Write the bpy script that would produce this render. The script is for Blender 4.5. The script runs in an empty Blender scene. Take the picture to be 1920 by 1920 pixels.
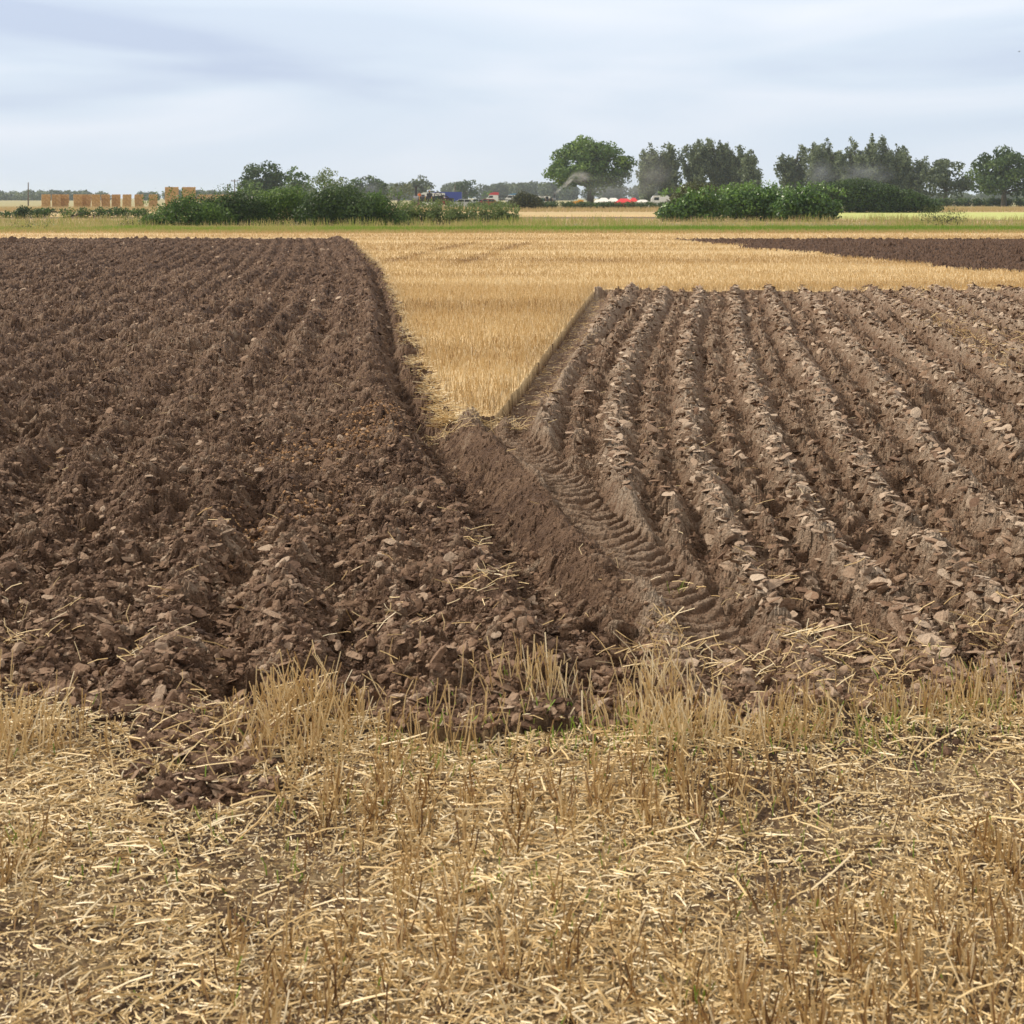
import bpy, math, random
import numpy as np
from mathutils import Vector, Matrix

random.seed(7)
rng = np.random.default_rng(11)
scene = bpy.context.scene
COL = scene.collection
R = math.radians

# ------------------------------------------------------------------ camera
F = 2900.0          # focal length in pixels of a 1920 px wide picture
EYE = 1.7
cam_d = bpy.data.cameras.new('camera')
cam = bpy.data.objects.new('camera', cam_d)
COL.objects.link(cam)
cam.location = (0, 0, EYE)
cam.rotation_euler = (R(90), 0, 0)
cam_d.sensor_width = 36
cam_d.lens = 36 * F / 1920
cam_d.shift_y = -590 / 1920
cam_d.clip_start = 0.1
cam_d.clip_end = 9000
cam_d.dof.use_dof = True
cam_d.dof.focus_distance = 11.0
cam_d.dof.aperture_fstop = 11
scene.camera = cam

# ------------------------------------------------------------------ sky
SUN_EL, SUN_AZ = R(40), R(-74)       # azimuth from +Y, negative = from the left
w = bpy.data.worlds.new("World")
scene.world = w
w.use_nodes = True
nt = w.node_tree
nt.nodes.clear()
def N(t, typ, **kw):
    n = t.nodes.new(typ)
    for k, v in kw.items():
        setattr(n, k, v)
    return n
out = N(nt, 'ShaderNodeOutputWorld')
bg = N(nt, 'ShaderNodeBackground')
sky = N(nt, 'ShaderNodeTexSky', sky_type='NISHITA')
sky.sun_disc = False
sky.sun_elevation = SUN_EL
sky.sun_rotation = SUN_AZ
tc = N(nt, 'ShaderNodeTexCoord')
mp = N(nt, 'ShaderNodeMapping'); mp.inputs['Scale'].default_value = (2.6, 2.6, 17.0)
mp.inputs['Location'].default_value = (3.1, 0.4, 0.55)
nz = N(nt, 'ShaderNodeTexNoise'); nz.inputs['Scale'].default_value = 1.0
nz.inputs['Detail'].default_value = 5; nz.inputs['Roughness'].default_value = 0.42
nz.inputs['Distortion'].default_value = 0.6
rp = N(nt, 'ShaderNodeValToRGB')
cr = rp.color_ramp
cr.elements[0].position = 0.33; cr.elements[0].color = (4.3, 4.95, 6.2, 1)
cr.elements[1].position = 0.72; cr.elements[1].color = (6.7, 7.0, 7.6, 1)
e = cr.elements.new(0.50); e.color = (5.35, 6.05, 6.95, 1)
mixc = N(nt, 'ShaderNodeMix', data_type='RGBA'); mixc.inputs[0].default_value = 0.97
sep = N(nt, 'ShaderNodeSeparateXYZ')
mr = N(nt, 'ShaderNodeMapRange'); mr.inputs[1].default_value = 0.0; mr.inputs[2].default_value = 0.14
mr.inputs[3].default_value = 0.95; mr.inputs[4].default_value = 1.07
mul = N(nt, 'ShaderNodeVectorMath', operation='SCALE')
L = nt.links.new
L(tc.outputs['Generated'], mp.inputs[0]); L(mp.outputs[0], nz.inputs['Vector'])
L(nz.outputs[0], rp.inputs[0]); L(sky.outputs[0], mixc.inputs[6]); L(rp.outputs[0], mixc.inputs[7])
L(tc.outputs['Generated'], sep.inputs[0]); L(sep.outputs[2], mr.inputs[0])
hi = N(nt, 'ShaderNodeMapRange'); hi.inputs[1].default_value = 0.14; hi.inputs[2].default_value = 0.45
hmix = N(nt, 'ShaderNodeMix', data_type='RGBA'); hmix.inputs[7].default_value = (6.4, 5.9, 5.4, 1)
L(sep.outputs[2], hi.inputs[0]); L(hi.outputs[0], hmix.inputs[0]); L(mixc.outputs[2], hmix.inputs[6])
L(hmix.outputs[2], mul.inputs[0]); L(mr.outputs[0], mul.inputs['Scale'])
L(mul.outputs[0], bg.inputs[0]); L(bg.outputs[0], out.inputs[0])
bg.inputs[1].default_value = 0.1

sun_d = bpy.data.lights.new('sun', 'SUN')
sun_d.energy = 3.2
sun_d.angle = R(6)
sun_d.color = (1.0, 0.90, 0.76)
sun = bpy.data.objects.new('sun', sun_d)
COL.objects.link(sun)
dirv = Vector((math.sin(SUN_AZ) * math.cos(SUN_EL), math.cos(SUN_AZ) * math.cos(SUN_EL), math.sin(SUN_EL)))
sun.rotation_euler = dirv.to_track_quat('Z', 'Y').to_euler()
sun.location = (0, 0, 50)

scene.view_settings.view_transform = 'Standard'
scene.view_settings.look = 'None'
scene.view_settings.exposure = 0.42
scene.view_settings.gamma = 1.0
scene.render.engine = 'CYCLES'
scene.cycles.max_bounces = 6
scene.cycles.diffuse_bounces = 3
scene.cycles.transparent_max_bounces = 8
scene.cycles.volume_bounces = 1

# ------------------------------------------------------------------ materials
def mat(name, stops, attr='tone', rough=0.85, nscale=None, namt=0.3, bump=None, spec=0.25, transl=0.0, coord='Object', crumb=None):
    """colour from a ramp over the per-piece tone attribute, broken up by noise"""
    m = bpy.data.materials.new(name)
    m.use_nodes = True
    t = m.node_tree
    b = t.nodes['Principled BSDF']
    b.inputs['Roughness'].default_value = rough
    b.inputs['Specular IOR Level'].default_value = spec
    fac = None
    if attr:
        a = N(t, 'ShaderNodeAttribute', attribute_name=attr)
        fac = a.outputs['Fac']
    tco = N(t, 'ShaderNodeTexCoord')
    if nscale:
        n = N(t, 'ShaderNodeTexNoise')
        n.inputs['Scale'].default_value = nscale
        n.inputs['Detail'].default_value = 6
        n.inputs['Roughness'].default_value = 0.65
        t.links.new(tco.outputs[coord], n.inputs['Vector'])
        ma = N(t, 'ShaderNodeMath', operation='MULTIPLY_ADD')
        t.links.new(n.outputs[0], ma.inputs[0])
        ma.inputs[1].default_value = namt * 2
        if fac:
            sb = N(t, 'ShaderNodeMath', operation='SUBTRACT')
            t.links.new(fac, sb.inputs[0]); sb.inputs[1].default_value = namt
            t.links.new(sb.outputs[0], ma.inputs[2])
        else:
            ma.inputs[2].default_value = 0.5 - namt
        fac = ma.outputs[0]
    r = N(t, 'ShaderNodeValToRGB')
    els = r.color_ramp.elements
    els[0].position, els[0].color = stops[0][0], (*stops[0][1], 1)
    els[1].position, els[1].color = stops[-1][0], (*stops[-1][1], 1)
    for p, c in stops[1:-1]:
        q = els.new(p); q.color = (*c, 1)
    if fac:
        t.links.new(fac, r.inputs[0])
    t.links.new(r.outputs[0], b.inputs['Base Color'])
    if bump:
        n2 = N(t, 'ShaderNodeTexNoise')
        n2.inputs['Scale'].default_value = bump[0]
        n2.inputs['Detail'].default_value = 5
        n2.inputs['Roughness'].default_value = 0.6
        t.links.new(tco.outputs[coord], n2.inputs['Vector'])
        bp = N(t, 'ShaderNodeBump')
        bp.inputs['Strength'].default_value = bump[1]
        bp.inputs['Distance'].default_value = bump[2]
        t.links.new(n2.outputs[0], bp.inputs['Height'])
        t.links.new(bp.outputs[0], b.inputs['Normal'])
        if crumb:
            hsum = n2.outputs[0]
            for k_, (sc_, am_) in enumerate(((crumb[0], 1.0), (crumb[0] * 2.3, 0.5))):
                vo = N(t, 'ShaderNodeTexVoronoi'); vo.inputs['Scale'].default_value = sc_
                wn = N(t, 'ShaderNodeVectorMath', operation='MULTIPLY_ADD')
                t.links.new(n2.outputs[1], wn.inputs[0]); wn.inputs[1].default_value = (.03, .03, .03); t.links.new(tco.outputs[coord], wn.inputs[2])
                t.links.new(wn.outputs[0], vo.inputs['Vector'])
                mm = N(t, 'ShaderNodeMath', operation='MULTIPLY_ADD')
                t.links.new(vo.outputs[0], mm.inputs[0]); mm.inputs[1].default_value = -am_; t.links.new(hsum, mm.inputs[2])
                hsum = mm.outputs[0]
            t.links.new(hsum, bp.inputs['Height'])
            bp.inputs['Distance'].default_value = crumb[1]
    if transl:
        tr = N(t, 'ShaderNodeBsdfTranslucent')
        t.links.new(r.outputs[0], tr.inputs[0])
        mx = N(t, 'ShaderNodeMixShader'); mx.inputs[0].default_value = transl
        o = t.nodes['Material Output']
        t.links.new(b.outputs[0], mx.inputs[1]); t.links.new(tr.outputs[0], mx.inputs[2])
        t.links.new(mx.outputs[0], o.inputs[0])
    return m

def plain(name, c, rough=0.5, metal=0.0, spec=0.5, var=0.12, scale=3.0):
    c2 = tuple(max(0, v * (1 - var * 2)) for v in c)
    m = mat(name, [(0.2, c2), (0.7, c)], attr=None, rough=rough, nscale=scale, namt=0.5, spec=spec)
    m.node_tree.nodes['Principled BSDF'].inputs['Metallic'].default_value = metal
    return m

SOIL = [(0.0, (0.046, 0.023, 0.013)), (0.3, (0.122, 0.067, 0.039)), (0.55, (0.238, 0.147, 0.090)), (0.78, (0.40, 0.298, 0.212)), (1.0, (0.57, 0.465, 0.355))]
M_soil = mat('ploughed_earth', SOIL, nscale=9.0, namt=0.16, bump=(55.0, 1.0, 0.020), rough=0.8, spec=0.3, crumb=(62.0, 0.022))
M_clod = mat('earth_clod', SOIL, nscale=34.0, namt=0.16, bump=(75.0, 1.0, 0.012), rough=0.75, spec=0.35)
STRAWC = [(0.0, (0.13, 0.065, 0.025)), (0.2, (0.35, 0.20, 0.08)), (0.5, (0.62, 0.44, 0.20)), (0.8, (0.80, 0.63, 0.35)), (1.0, (0.90, 0.79, 0.56))]
M_straw = mat('straw', STRAWC, rough=0.45, spec=0.4, transl=0.12)
M_chaffground = mat('chaff_and_earth', [(0.0, (0.07, 0.042, 0.027)), (0.30, (0.14, 0.088, 0.055)), (0.48, (0.30, 0.20, 0.11)), (0.68, (0.46, 0.34, 0.19)), (1.0, (0.62, 0.50, 0.32))],
                    nscale=95.0, namt=0.42, bump=(150.0, 1.0, 0.008), rough=0.85, crumb=(110.0, 0.010))
M_stubground = mat('stubble_floor', [(0.0, (0.18, 0.105, 0.06)), (0.35, (0.38, 0.26, 0.13)), (0.6, (0.58, 0.43, 0.23)), (1.0, (0.74, 0.59, 0.36))],
                   nscale=14.0, namt=0.25, bump=(40.0, 0.8, 0.02), rough=0.85)
GREEN = [(0.0, (0.022, 0.044, 0.012)), (0.35, (0.055, 0.108, 0.026)), (0.65, (0.11, 0.19, 0.042)), (1.0, (0.23, 0.34, 0.07))]
DARKG = [(0.0, (0.018, 0.034, 0.013)), (0.5, (0.050, 0.092, 0.028)), (1.0, (0.14, 0.21, 0.058))]
GREYG = [(0.0, (0.030, 0.044, 0.026)), (0.5, (0.092, 0.125, 0.064)), (1.0, (0.24, 0.29, 0.16))]
PALEG = [(0.0, (0.065, 0.10, 0.03)), (0.5, (0.12, 0.17, 0.055)), (1.0, (0.22, 0.28, 0.10))]
OLIVE = [(0.0, (0.035, 0.042, 0.015)), (0.5, (0.08, 0.095, 0.032)), (1.0, (0.16, 0.18, 0.065))]
M_leaf = {k: mat('leaves_' + k, s, rough=0.5, spec=0.3, transl=0.35) for k, s in
          dict(green=GREEN, dark=DARKG, grey=GREYG, pale=PALEG, olive=OLIVE).items()}
M_leaf['glossy'] = mat('leaves_glossy', [(0.0, (0.016, 0.045, 0.010)), (0.45, (0.05, 0.12, 0.022)), (1.0, (0.22, 0.38, 0.06))], rough=0.38, spec=0.5, transl=0.25)
M_bark = mat('bark', [(0.2, (0.05, 0.04, 0.03)), (0.8, (0.13, 0.11, 0.085))], attr=None, nscale=6, namt=0.5, rough=0.9)
M_grass = mat('grass_blades', [(0.0, (0.13, 0.24, 0.035)), (0.35, (0.28, 0.44, 0.06)), (0.5, (0.44, 0.48, 0.13)), (0.7, (0.60, 0.48, 0.23)), (1.0, (0.75, 0.60, 0.36))],
              rough=0.6, transl=0.2)

# ------------------------------------------------------------------ mesh helpers
def np_mesh(name, V, Fc, m, tone=None, smooth=False, parent=None):
    """V (n,3); Fc (k,3) or (k,4) faces"""
    V = np.asarray(V, np.float32); Fc = np.asarray(Fc, np.int32)
    me = bpy.data.meshes.new(name)
    k, s = Fc.shape
    me.vertices.add(len(V)); me.vertices.foreach_set('co', V.ravel())
    me.loops.add(k * s); me.loops.foreach_set('vertex_index', Fc.ravel())
    me.polygons.add(k)
    me.polygons.foreach_set('loop_start', np.arange(0, k * s, s, dtype=np.int32))
    try:
        me.polygons.foreach_set('loop_total', np.full(k, s, np.int32))
    except Exception:
        pass
    me.update(calc_edges=True)
    me.polygons.foreach_set('use_smooth', np.full(k, smooth, bool))
    if tone is not None:
        a = me.attributes.new('tone', 'FLOAT', 'POINT')
        a.data.foreach_set('value', np.asarray(tone, np.float32))
    me.materials.append(m)
    o = bpy.data.objects.new(name, me)
    COL.objects.link(o)
    if parent: o.parent = parent
    return o

def tag(o, label=None, cat=None, group=None, kind=None):
    if label: o['label'] = label
    if cat: o['category'] = cat
    if group: o['group'] = group
    if kind: o['kind'] = kind
    return o

def empty(name, loc, rz=0.0):
    o = bpy.data.objects.new(name, None)
    COL.objects.link(o); o.location = loc; o.rotation_euler = (0, 0, rz)
    o.empty_display_size = 0.3
    return o

# ------------------------------------------------------------------ noise (numpy)
def h2(ix, iy, s):
    with np.errstate(over='ignore'):
        h = (ix.astype(np.int64).astype(np.uint32) * np.uint32(374761393)) ^ (iy.astype(np.int64).astype(np.uint32) * np.uint32(668265263)) ^ np.uint32((s * 2246822519) & 0xffffffff)
        h = (h ^ (h >> np.uint32(13))) * np.uint32(1274126177)
        h = (h ^ (h >> np.uint32(16))) * np.uint32(2654435761)
        h = h ^ (h >> np.uint32(15))
    return (h & np.uint32(0xffffff)).astype(np.float32) / np.float32(16777216)

def vn(x, y, s=0):
    ix = np.floor(x); iy = np.floor(y)
    fx = (x - ix).astype(np.float32); fy = (y - iy).astype(np.float32)
    fx = fx * fx * (3 - 2 * fx); fy = fy * fy * (3 - 2 * fy)
    a = h2(ix, iy, s); b = h2(ix + 1, iy, s); c = h2(ix, iy + 1, s); d = h2(ix + 1, iy + 1, s)
    return (a + (b - a) * fx) * (1 - fy) + (c + (d - c) * fx) * fy - 0.5

def fbm(x, y, s=0, o=4, g=0.5):
    v = 0; a = 1.0; t = 0
    for i in range(o):
        v = v + a * vn(x, y, s + i * 17); t += a
        x = x * 2.03 + 5.1; y = y * 2.03 - 3.7; a *= g
    return v / t * 1.6

def cells(x, y, s=0):
    """facetted voronoi: returns (tilted facet height -1..1, border distance, random tone)"""
    ix = np.floor(x); iy = np.floor(y)
    b1 = np.full(x.shape, 9.0, np.float32); b2 = b1.copy()
    hh = np.zeros(x.shape, np.float32); tt = hh.copy()
    for dx in (-1, 0, 1):
        for dy in (-1, 0, 1):
            cx = ix + dx; cy = iy + dy
            r1 = h2(cx, cy, s); r2 = h2(cx, cy, s + 101)
            ox = (cx + r1 - x).astype(np.float32); oy = (cy + r2 - y).astype(np.float32)
            d = np.sqrt(ox * ox + oy * oy)
            near = d < b1
            b2 = np.where(near, b1, np.minimum(b2, d))
            r3 = h2(cx, cy, s + 202); r4 = h2(cx, cy, s + 303); r5 = h2(cx, cy, s + 404)
            h = (r3 - 0.5) * 1.2 + (r4 - 0.5) * 1.9 * ox + (r5 - 0.5) * 1.9 * oy
            hh = np.where(near, h, hh); tt = np.where(near, r5 * 0.5 + r3 * 0.5, tt)
            b1 = np.where(near, d, b1)
    return hh, b2 - b1, tt

def ss(x, a, b):
    t = np.clip((x - a) / (b - a), 0, 1)
    return t * t * (3 - 2 * t)

def ga(x, w): return np.exp(-(x / w) ** 2)

# ------------------------------------------------------------------ field layout
T_D = [0, 5, 6.94, 7.8, 9.67, 12, 16.4, 24.65, 37.9, 64, 100]
T_X = [1.05, .34, .07, -.08, -.37, -.72, -1.25, -2.02, -3.4, -6.9, -11.6]
V_D = [10, 11.9, 12.2, 13.3, 16.4, 19.7, 24.65, 37.9, 64, 100]
V_X = [-.2, -.40, -.46, -.60, -.96, -1.33, -1.74, -3.2, -6.73, -11.4]
C_D = [0, 5.3, 7.25, 8.4, 10, 13, 18, 26, 30]
C_X = [1.15, 1.05, 1.06, 1.09, 1.18, 1.45, 2.03, 3.13, 3.65]
def XT(D): return np.interp(D, T_D, T_X)
def XL(D): return np.interp(D, V_D, V_X)
def XR(D): return -1.32 + 0.1 * D
def CX(D): return np.interp(D, C_D, C_X)
def CS(D): return np.interp(D, [5, 7, 14, 30], [.45, .46, .6, .62])
def DN(X):
    return 5.02 + 0.07 * np.minimum(X * X, 6) + 0.30 * vn(X * 1.3 + 9, X * 0 + 3.3, 5) + 0.26 * vn(X * 4.3, X * 0 + 1.3, 6)

def region(X, D):
    """0 trodden stubble near, 1 ploughed left, 2 ploughed right, 3 standing stubble, 4 far ploughed land, 5 verge"""
    e = 0.14 * vn(X * 3.1, D * 3.1, 31) + 0.12 * vn(X * 9, D * 9, 32) + .06 * vn(X * 27, D * 27, 37)
    eL = e + 0.12 * vn(D * 1.1, X * 0 + 4, 33)
    r = np.full(X.shape, 1, np.int8)
    r[X > XT(D) + 0.2] = 2
    v = (X > XL(D) + eL * 0.8) & (D > 12.0 + e) & ((X < XR(D) + e * 0.1) | (D > 28.2 + e * 5 + 0.9 * vn(X * .9, D * 0, 44)))
    r[v] = 3
    right = (X > 3) & (D > 28.2 + e * 5 + 0.9 * vn(X * .9, D * 0, 44))
    r[right] = 3
    edge = 5.6 + (64 - D) * 0.2 + 1.4 * vn(D * 0.35, X * 0, 35) + e * 3
    r[(X > edge) & (D < 62.5 + e * 4 + 1.0 * vn(X * 0.6, X * 0, 36)) & (D > 28.6)] = 4
    r[(D > 64.0 + e * 3)] = 3
    r[D > 76 + 2.5 * vn(X * 0.3, X * 0 + 2, 38)] = 5
    near = D < DN(X) + e * 0.6
    lobe = (np.abs(X + 1.02 - (5.2 - D) * 0.15) < 0.20 + .10 * ss(D, 4.5, 5.2) + e * 1.8) & (D > 4.36 + e * 2.5) & (D < 5.6)
    r[near & ~lobe] = 0
    return r

def height(X, D, full=False):
    X = np.asarray(X, np.float64); D = np.asarray(D, np.float64)
    rg = region(X, D)
    q = X - XT(D)
    far = 1 + 0 * D
    wob = (.19 - .07 * ss(D, 9, 18)) * fbm(X * 1.5, D * .9, 1, 3)
    wx = 0.03 * fbm(X * 9, D * 9, 2, 2); wy = 0.03 * fbm(X * 9 + 40, D * 9, 3, 2)
    c1h, c1b, c1t = cells((X + wx) / .13, (D + wy) / .13, 11)
    c2h, c2b, c2t = cells((X + wx) / .06, (D + wy) / .06, 12)
    c3h, c3b, c3t = cells((X + wx * .6) / .028, (D + wy * .6) / .028, 13)
    f1 = fbm(X * 3, D * 3, 4, 4)
    f2 = fbm(X * 11 + 5, D * 11, 6, 4, .6)
    clod = (.058 * c1h * (0.5 + ss(fbm(X * 1.1, D * 1.1, 51, 3), -.2, .5)) + .024 * c2h + .010 * c3h + .092 * f1 + .026 * f2
            - .034 * np.exp(-c1b / .12) - .008 * np.exp(-c2b / .14) - .004 * np.exp(-c3b / .2) - .04 * ss(f2 - f1 * .5, .38, .6))
    # ---- left field
    ql = q + wob
    amp = (.044 + .085 * vn(ql / .84, D * .30, 71)) * (.75 + .25 * ss(D, 7, 11)) * (1 - .10 * ss(D, 11, 34))
    amp = amp + .05 * ga(q + 1.26, .3) * (1 - ss(D, 7.5, 10))
    hl = -amp * np.cos(2 * np.pi * ql / .42)
    hl = np.where(q < -.15, hl, -.052 * ss(q, -.3, .05) - 0.0 * q)
    hl = hl + .11 * ga(q + .36 + wob * .5, .17) - .13 * ga(q - .02 + wob * .4, .15) * ss(D, 5.9, 7.3)
    zl = hl + .02 + clod * (1 - .25 * ss(q, -.30, -.16) * (1 - ss(q, .3, .45)))
    # ---- right field
    c = CX(D); s = CS(D)
    u = (X - c) / s + .10 * fbm(X * 1.3, D * .9, 8, 3)
    k = np.floor(u + .5); fr = u - k
    mainr = np.exp(-(np.where(fr < 0, fr / .17, fr / .24)) ** 2)
    fr2 = u - np.floor(u) - .5
    secr = np.exp(-(np.where(fr2 < 0, fr2 / .13, fr2 / .18)) ** 2)
    am = .165 + .07 * vn(k * 3.3, D * .8, 61)
    as_ = .085 + .06 * vn(np.floor(u) * 4.3, D * 1.1, 62)
    # lamellae: thin slices of earth leaning over along each ridge
    ph = (D + 0.9 * (fr * s) + .05 * f1 + .028 * c1h) / .052 + vn(k, k, 9) * 6
    saw = (ph - np.floor(ph))
    ph2 = (D - 0.6 * (fr2 * s) + .05 * f1) / .085
    saw2 = (ph2 - np.floor(ph2))
    aX = (X + wx * 1.4) / .085 - D * .25; aD = (D + .7 * fr * s + wy) / .042
    l1h, l1b, l1t = cells(aX, aD, 14)
    rid = am * mainr + as_ * secr - .085
    lam = mainr * (.022 * (1 - saw) + .034 * l1h - .012 * np.exp(-l1b / .12) + .01 * f2) + secr * (.016 * saw2 + .034 * l1h - .012 * np.exp(-l1b / .12))
    loose = np.clip(1.0 - mainr * .85, 0, 1)
    zr = rid + lam + clod * (.22 + .66 * loose) * 1.0
    # headland end of the ridges
    hm = 1 - ss(D, 4.9, 5.5)
    zr = zr + hm * (.03 + .03 * f1)
    # wheel track and its bank
    tm = ga(q - .61, .20) ** 1 * (1 - ss(D, 10.8, 12.0)) * ss(D, 5.5, 6.0)
    tmask = ss(q, .44, .49) * (1 - ss(q, .73, .79)) * (1 - ss(D, 10.6, 11.6)) * ss(D, 5.4, 6.1)
    v = np.clip((q - .61) / .165, -1.2, 1.2)
    sp = (D - .10 * v * v * 1.2 - .05 * v + .012 * f1) / .128
    bar = .5 + .5 * np.cos(2 * np.pi * sp)
    bar = ss(bar, .25, .75) * (.55 + .45 * ss(fbm(X * 7, D * 7, 67, 2), -.45, .05))
    zt = -.060 + (.022 + .016 * ss(D, 6.2, 7.6)) * bar * (.6 + .5 * ss(f1, -.4, .3)) + .015 * v * v + .007 * c3h + .02 * f1 + .005 * c2h + .01 * f2
    zr = zr * (1 - tmask) + zt * tmask
    bm = ss(q + .05 * f1, .06, .20) * (1 - ss(q, .38, .46)) * (1 - ss(D, 10.5, 12.2)) * ss(D, 6.2, 7.3)
    st = fbm((D * .9 + X * 1.7) * 11, (X - D * .5) * 4, 19, 3)
    zb = -.175 + .215 * ss(q + .03 * f1, .02, .38) + .028 * st + .012 * c3h + .030 * c2h * ss(f1, -.3, .3) + .035 * f1 + .030 * f2 - .02 * ss(f2, .35, .6)
    mixq = ss(q, .18, .34)
    zp = zl * (1 - mixq) + zr * mixq
    zp = zp * (1 - bm) + zb * bm
    # furrow bottom and ledge either side of the standing stubble
    dR = X - XR(D)
    fm = ss(D, 11.3, 12.4) * (1 - ss(dR, .22 + .05 * f1, .40)) * (dR > -.1) * (D < 27.9)
    zf = -.125 + .012 * c3h + .012 * c2h + .02 * f1
    zp = np.where(D > 11, zp * (1 - fm) + zf * fm, zp)
    lm = ss(D, 11.6, 12.4) * ss(q, .02, .14) * (X < XL(D) + .3) * (X < XR(D))
    zg = -.045 + clod * 1.5 + .06 * f1
    zp = zp * (1 - lm) + zg * lm
    zp = zp + np.where(rg == 1, -.03 * ss(D, 55, 64), 0)
    # stubble
    zs = .012 * f1 + .004 * c3h + .010 * fbm(X * .5, D * .5, 77, 2)
    # trodden stubble
    zn = .030 * fbm(X * 2.2, D * 2.2, 21, 3) + .010 * c2h * ss(f1, 0, .5) + .006 * c3h + .006 * f1
    zfar = clod * 1.1 + .05 * np.cos(2 * np.pi * (X * .9 + D * .25) / .8) - .0
    z = np.select([rg == 0, rg == 3, rg == 4, rg == 5], [zn, zs, zfar, zs * 0.3], zp)
    # earth piled at the end of the ploughing spreads onto the stubble
    dn = D - DN(X)
    z = np.where((rg == 1) | (rg == 2), z * (ss(dn, -.25, .75) * .75 + .25) + .03 * ga(dn - .5, .35) + .012 * np.sin(D * 2 * np.pi / .17) * ss(-dn, .05, .25), z)
    if not full:
        return z
    tone = .44 + .34 * (c1t - .5) + .44 * (c2t - .5) + .30 * (c3t - .5) + .14 * f1 + .12 * fbm(X * .7, D * .7, 81, 2) - .12 * ss(D, 14, 50)
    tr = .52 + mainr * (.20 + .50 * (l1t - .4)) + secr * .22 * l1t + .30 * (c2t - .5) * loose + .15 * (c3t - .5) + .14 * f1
    tr = tr * (1 - tmask) + (.50 + .16 * bar + .14 * f2 + .12 * (c3t - .5)) * tmask
    tr = tr * (1 - bm) + (.43 + .22 * st + .15 * (c3t - .5) + .1 * f1) * bm
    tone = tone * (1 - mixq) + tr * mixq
    tone = np.where(rg == 4, .28 + .2 * (c2t - .5) + .1 * f1, tone)
    tone = np.where((rg == 1), tone - .02, tone)
    lob = ga(X + 1.02 - (5.2 - D) * .15, .30) * ss(D, 4.0, 4.9)
    chaff = .56 + .38 * fbm(X * 1.5, D * 1.5, 22, 4) + .35 * vn(X * 9, D * 9, 23) + .3 * vn(X * 31, D * 31, 26) - .35 * ss(D - DN(X), -.55, 0) - .45 * lob
    swath = .60 + .22 * fbm(X * .10, D * .55, 24, 3) + .28 * fbm(X * .03, D * .42, 27, 2) + .12 * fbm(X * .6, D * 1.8, 25, 3) - .10 * (np.abs(vn(X * .15, D * .8, 29)) < .05)
    # wheel marks of the combine, two diagonal lines
    for o_ in (0, 2.0):
        dline = np.abs(X + 3.4 - o_ * 1.0 - (D - 40) * .115 + .2 * vn(D * .3, D * 0, 30))
        swath = swath - .22 * ga(dline, .25) * ss(D, 36, 42) * (1 - ss(D, 58, 62))
    tone = np.where(rg == 0, chaff, tone)
    tone = np.where(rg >= 3, np.where(rg == 4, tone, swath), tone)
    return z, tone, rg

# ------------------------------------------------------------------ the field surface
y0, y1 = 1.9, 92.0
rows = [y0]
while rows[-1] < y1:
    D = rows[-1]
    px = D * D / (F * EYE) * (1.0 if D > 4.9 else 2.2)
    step = min(max(px, 0.0045), 0.11 if D < 66 else 0.5)
    rows.append(D + step)
rows = np.array(rows)
NC = 1640
t = np.linspace(-1, 1, NC)
DD = np.repeat(rows[:, None], NC, 1)
XX = t[None, :] * (0.40 * DD + 2.0)
Z, TONE, RG = height(XX, DD, True)
NR = len(rows)
print('field grid', NR, NC, NR * NC)
idx = np.arange(NR * NC).reshape(NR, NC)
faces = np.stack([idx[:-1, :-1], idx[:-1, 1:], idx[1:, 1:], idx[1:, :-1]], -1).reshape(-1, 4)
fr_ = RG[:-1, :-1].reshape(-1)
Vall = np.stack([XX, DD, Z], -1).reshape(-1, 3)
Tall = TONE.reshape(-1)
def sub(name, sel, m, smooth):
    f = faces[sel]
    u, inv = np.unique(f, return_inverse=True)
    o = np_mesh(name, Vall[u], inv.reshape(-1, 4), m, Tall[u], smooth)
    o['kind'] = 'structure'
    return o
sub('ploughed_field', fr_ == 1, M_soil, False)
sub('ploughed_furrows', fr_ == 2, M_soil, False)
sub('ploughed_field_far', fr_ == 4, M_soil, False)
sub('stubble_field', fr_ == 3, M_stubground, True)
sub('trodden_stubble_ground', fr_ == 0, M_chaffground, True)
M_verge = mat('verge_ground', [(0.0, (0.16, 0.24, 0.04)), (0.5, (0.36, 0.42, 0.11)), (1.0, (0.50, 0.40, 0.19))], nscale=1.2, namt=0.3, rough=0.9)
sub('grass_verge_ground', fr_ == 5, M_verge, True)

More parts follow.
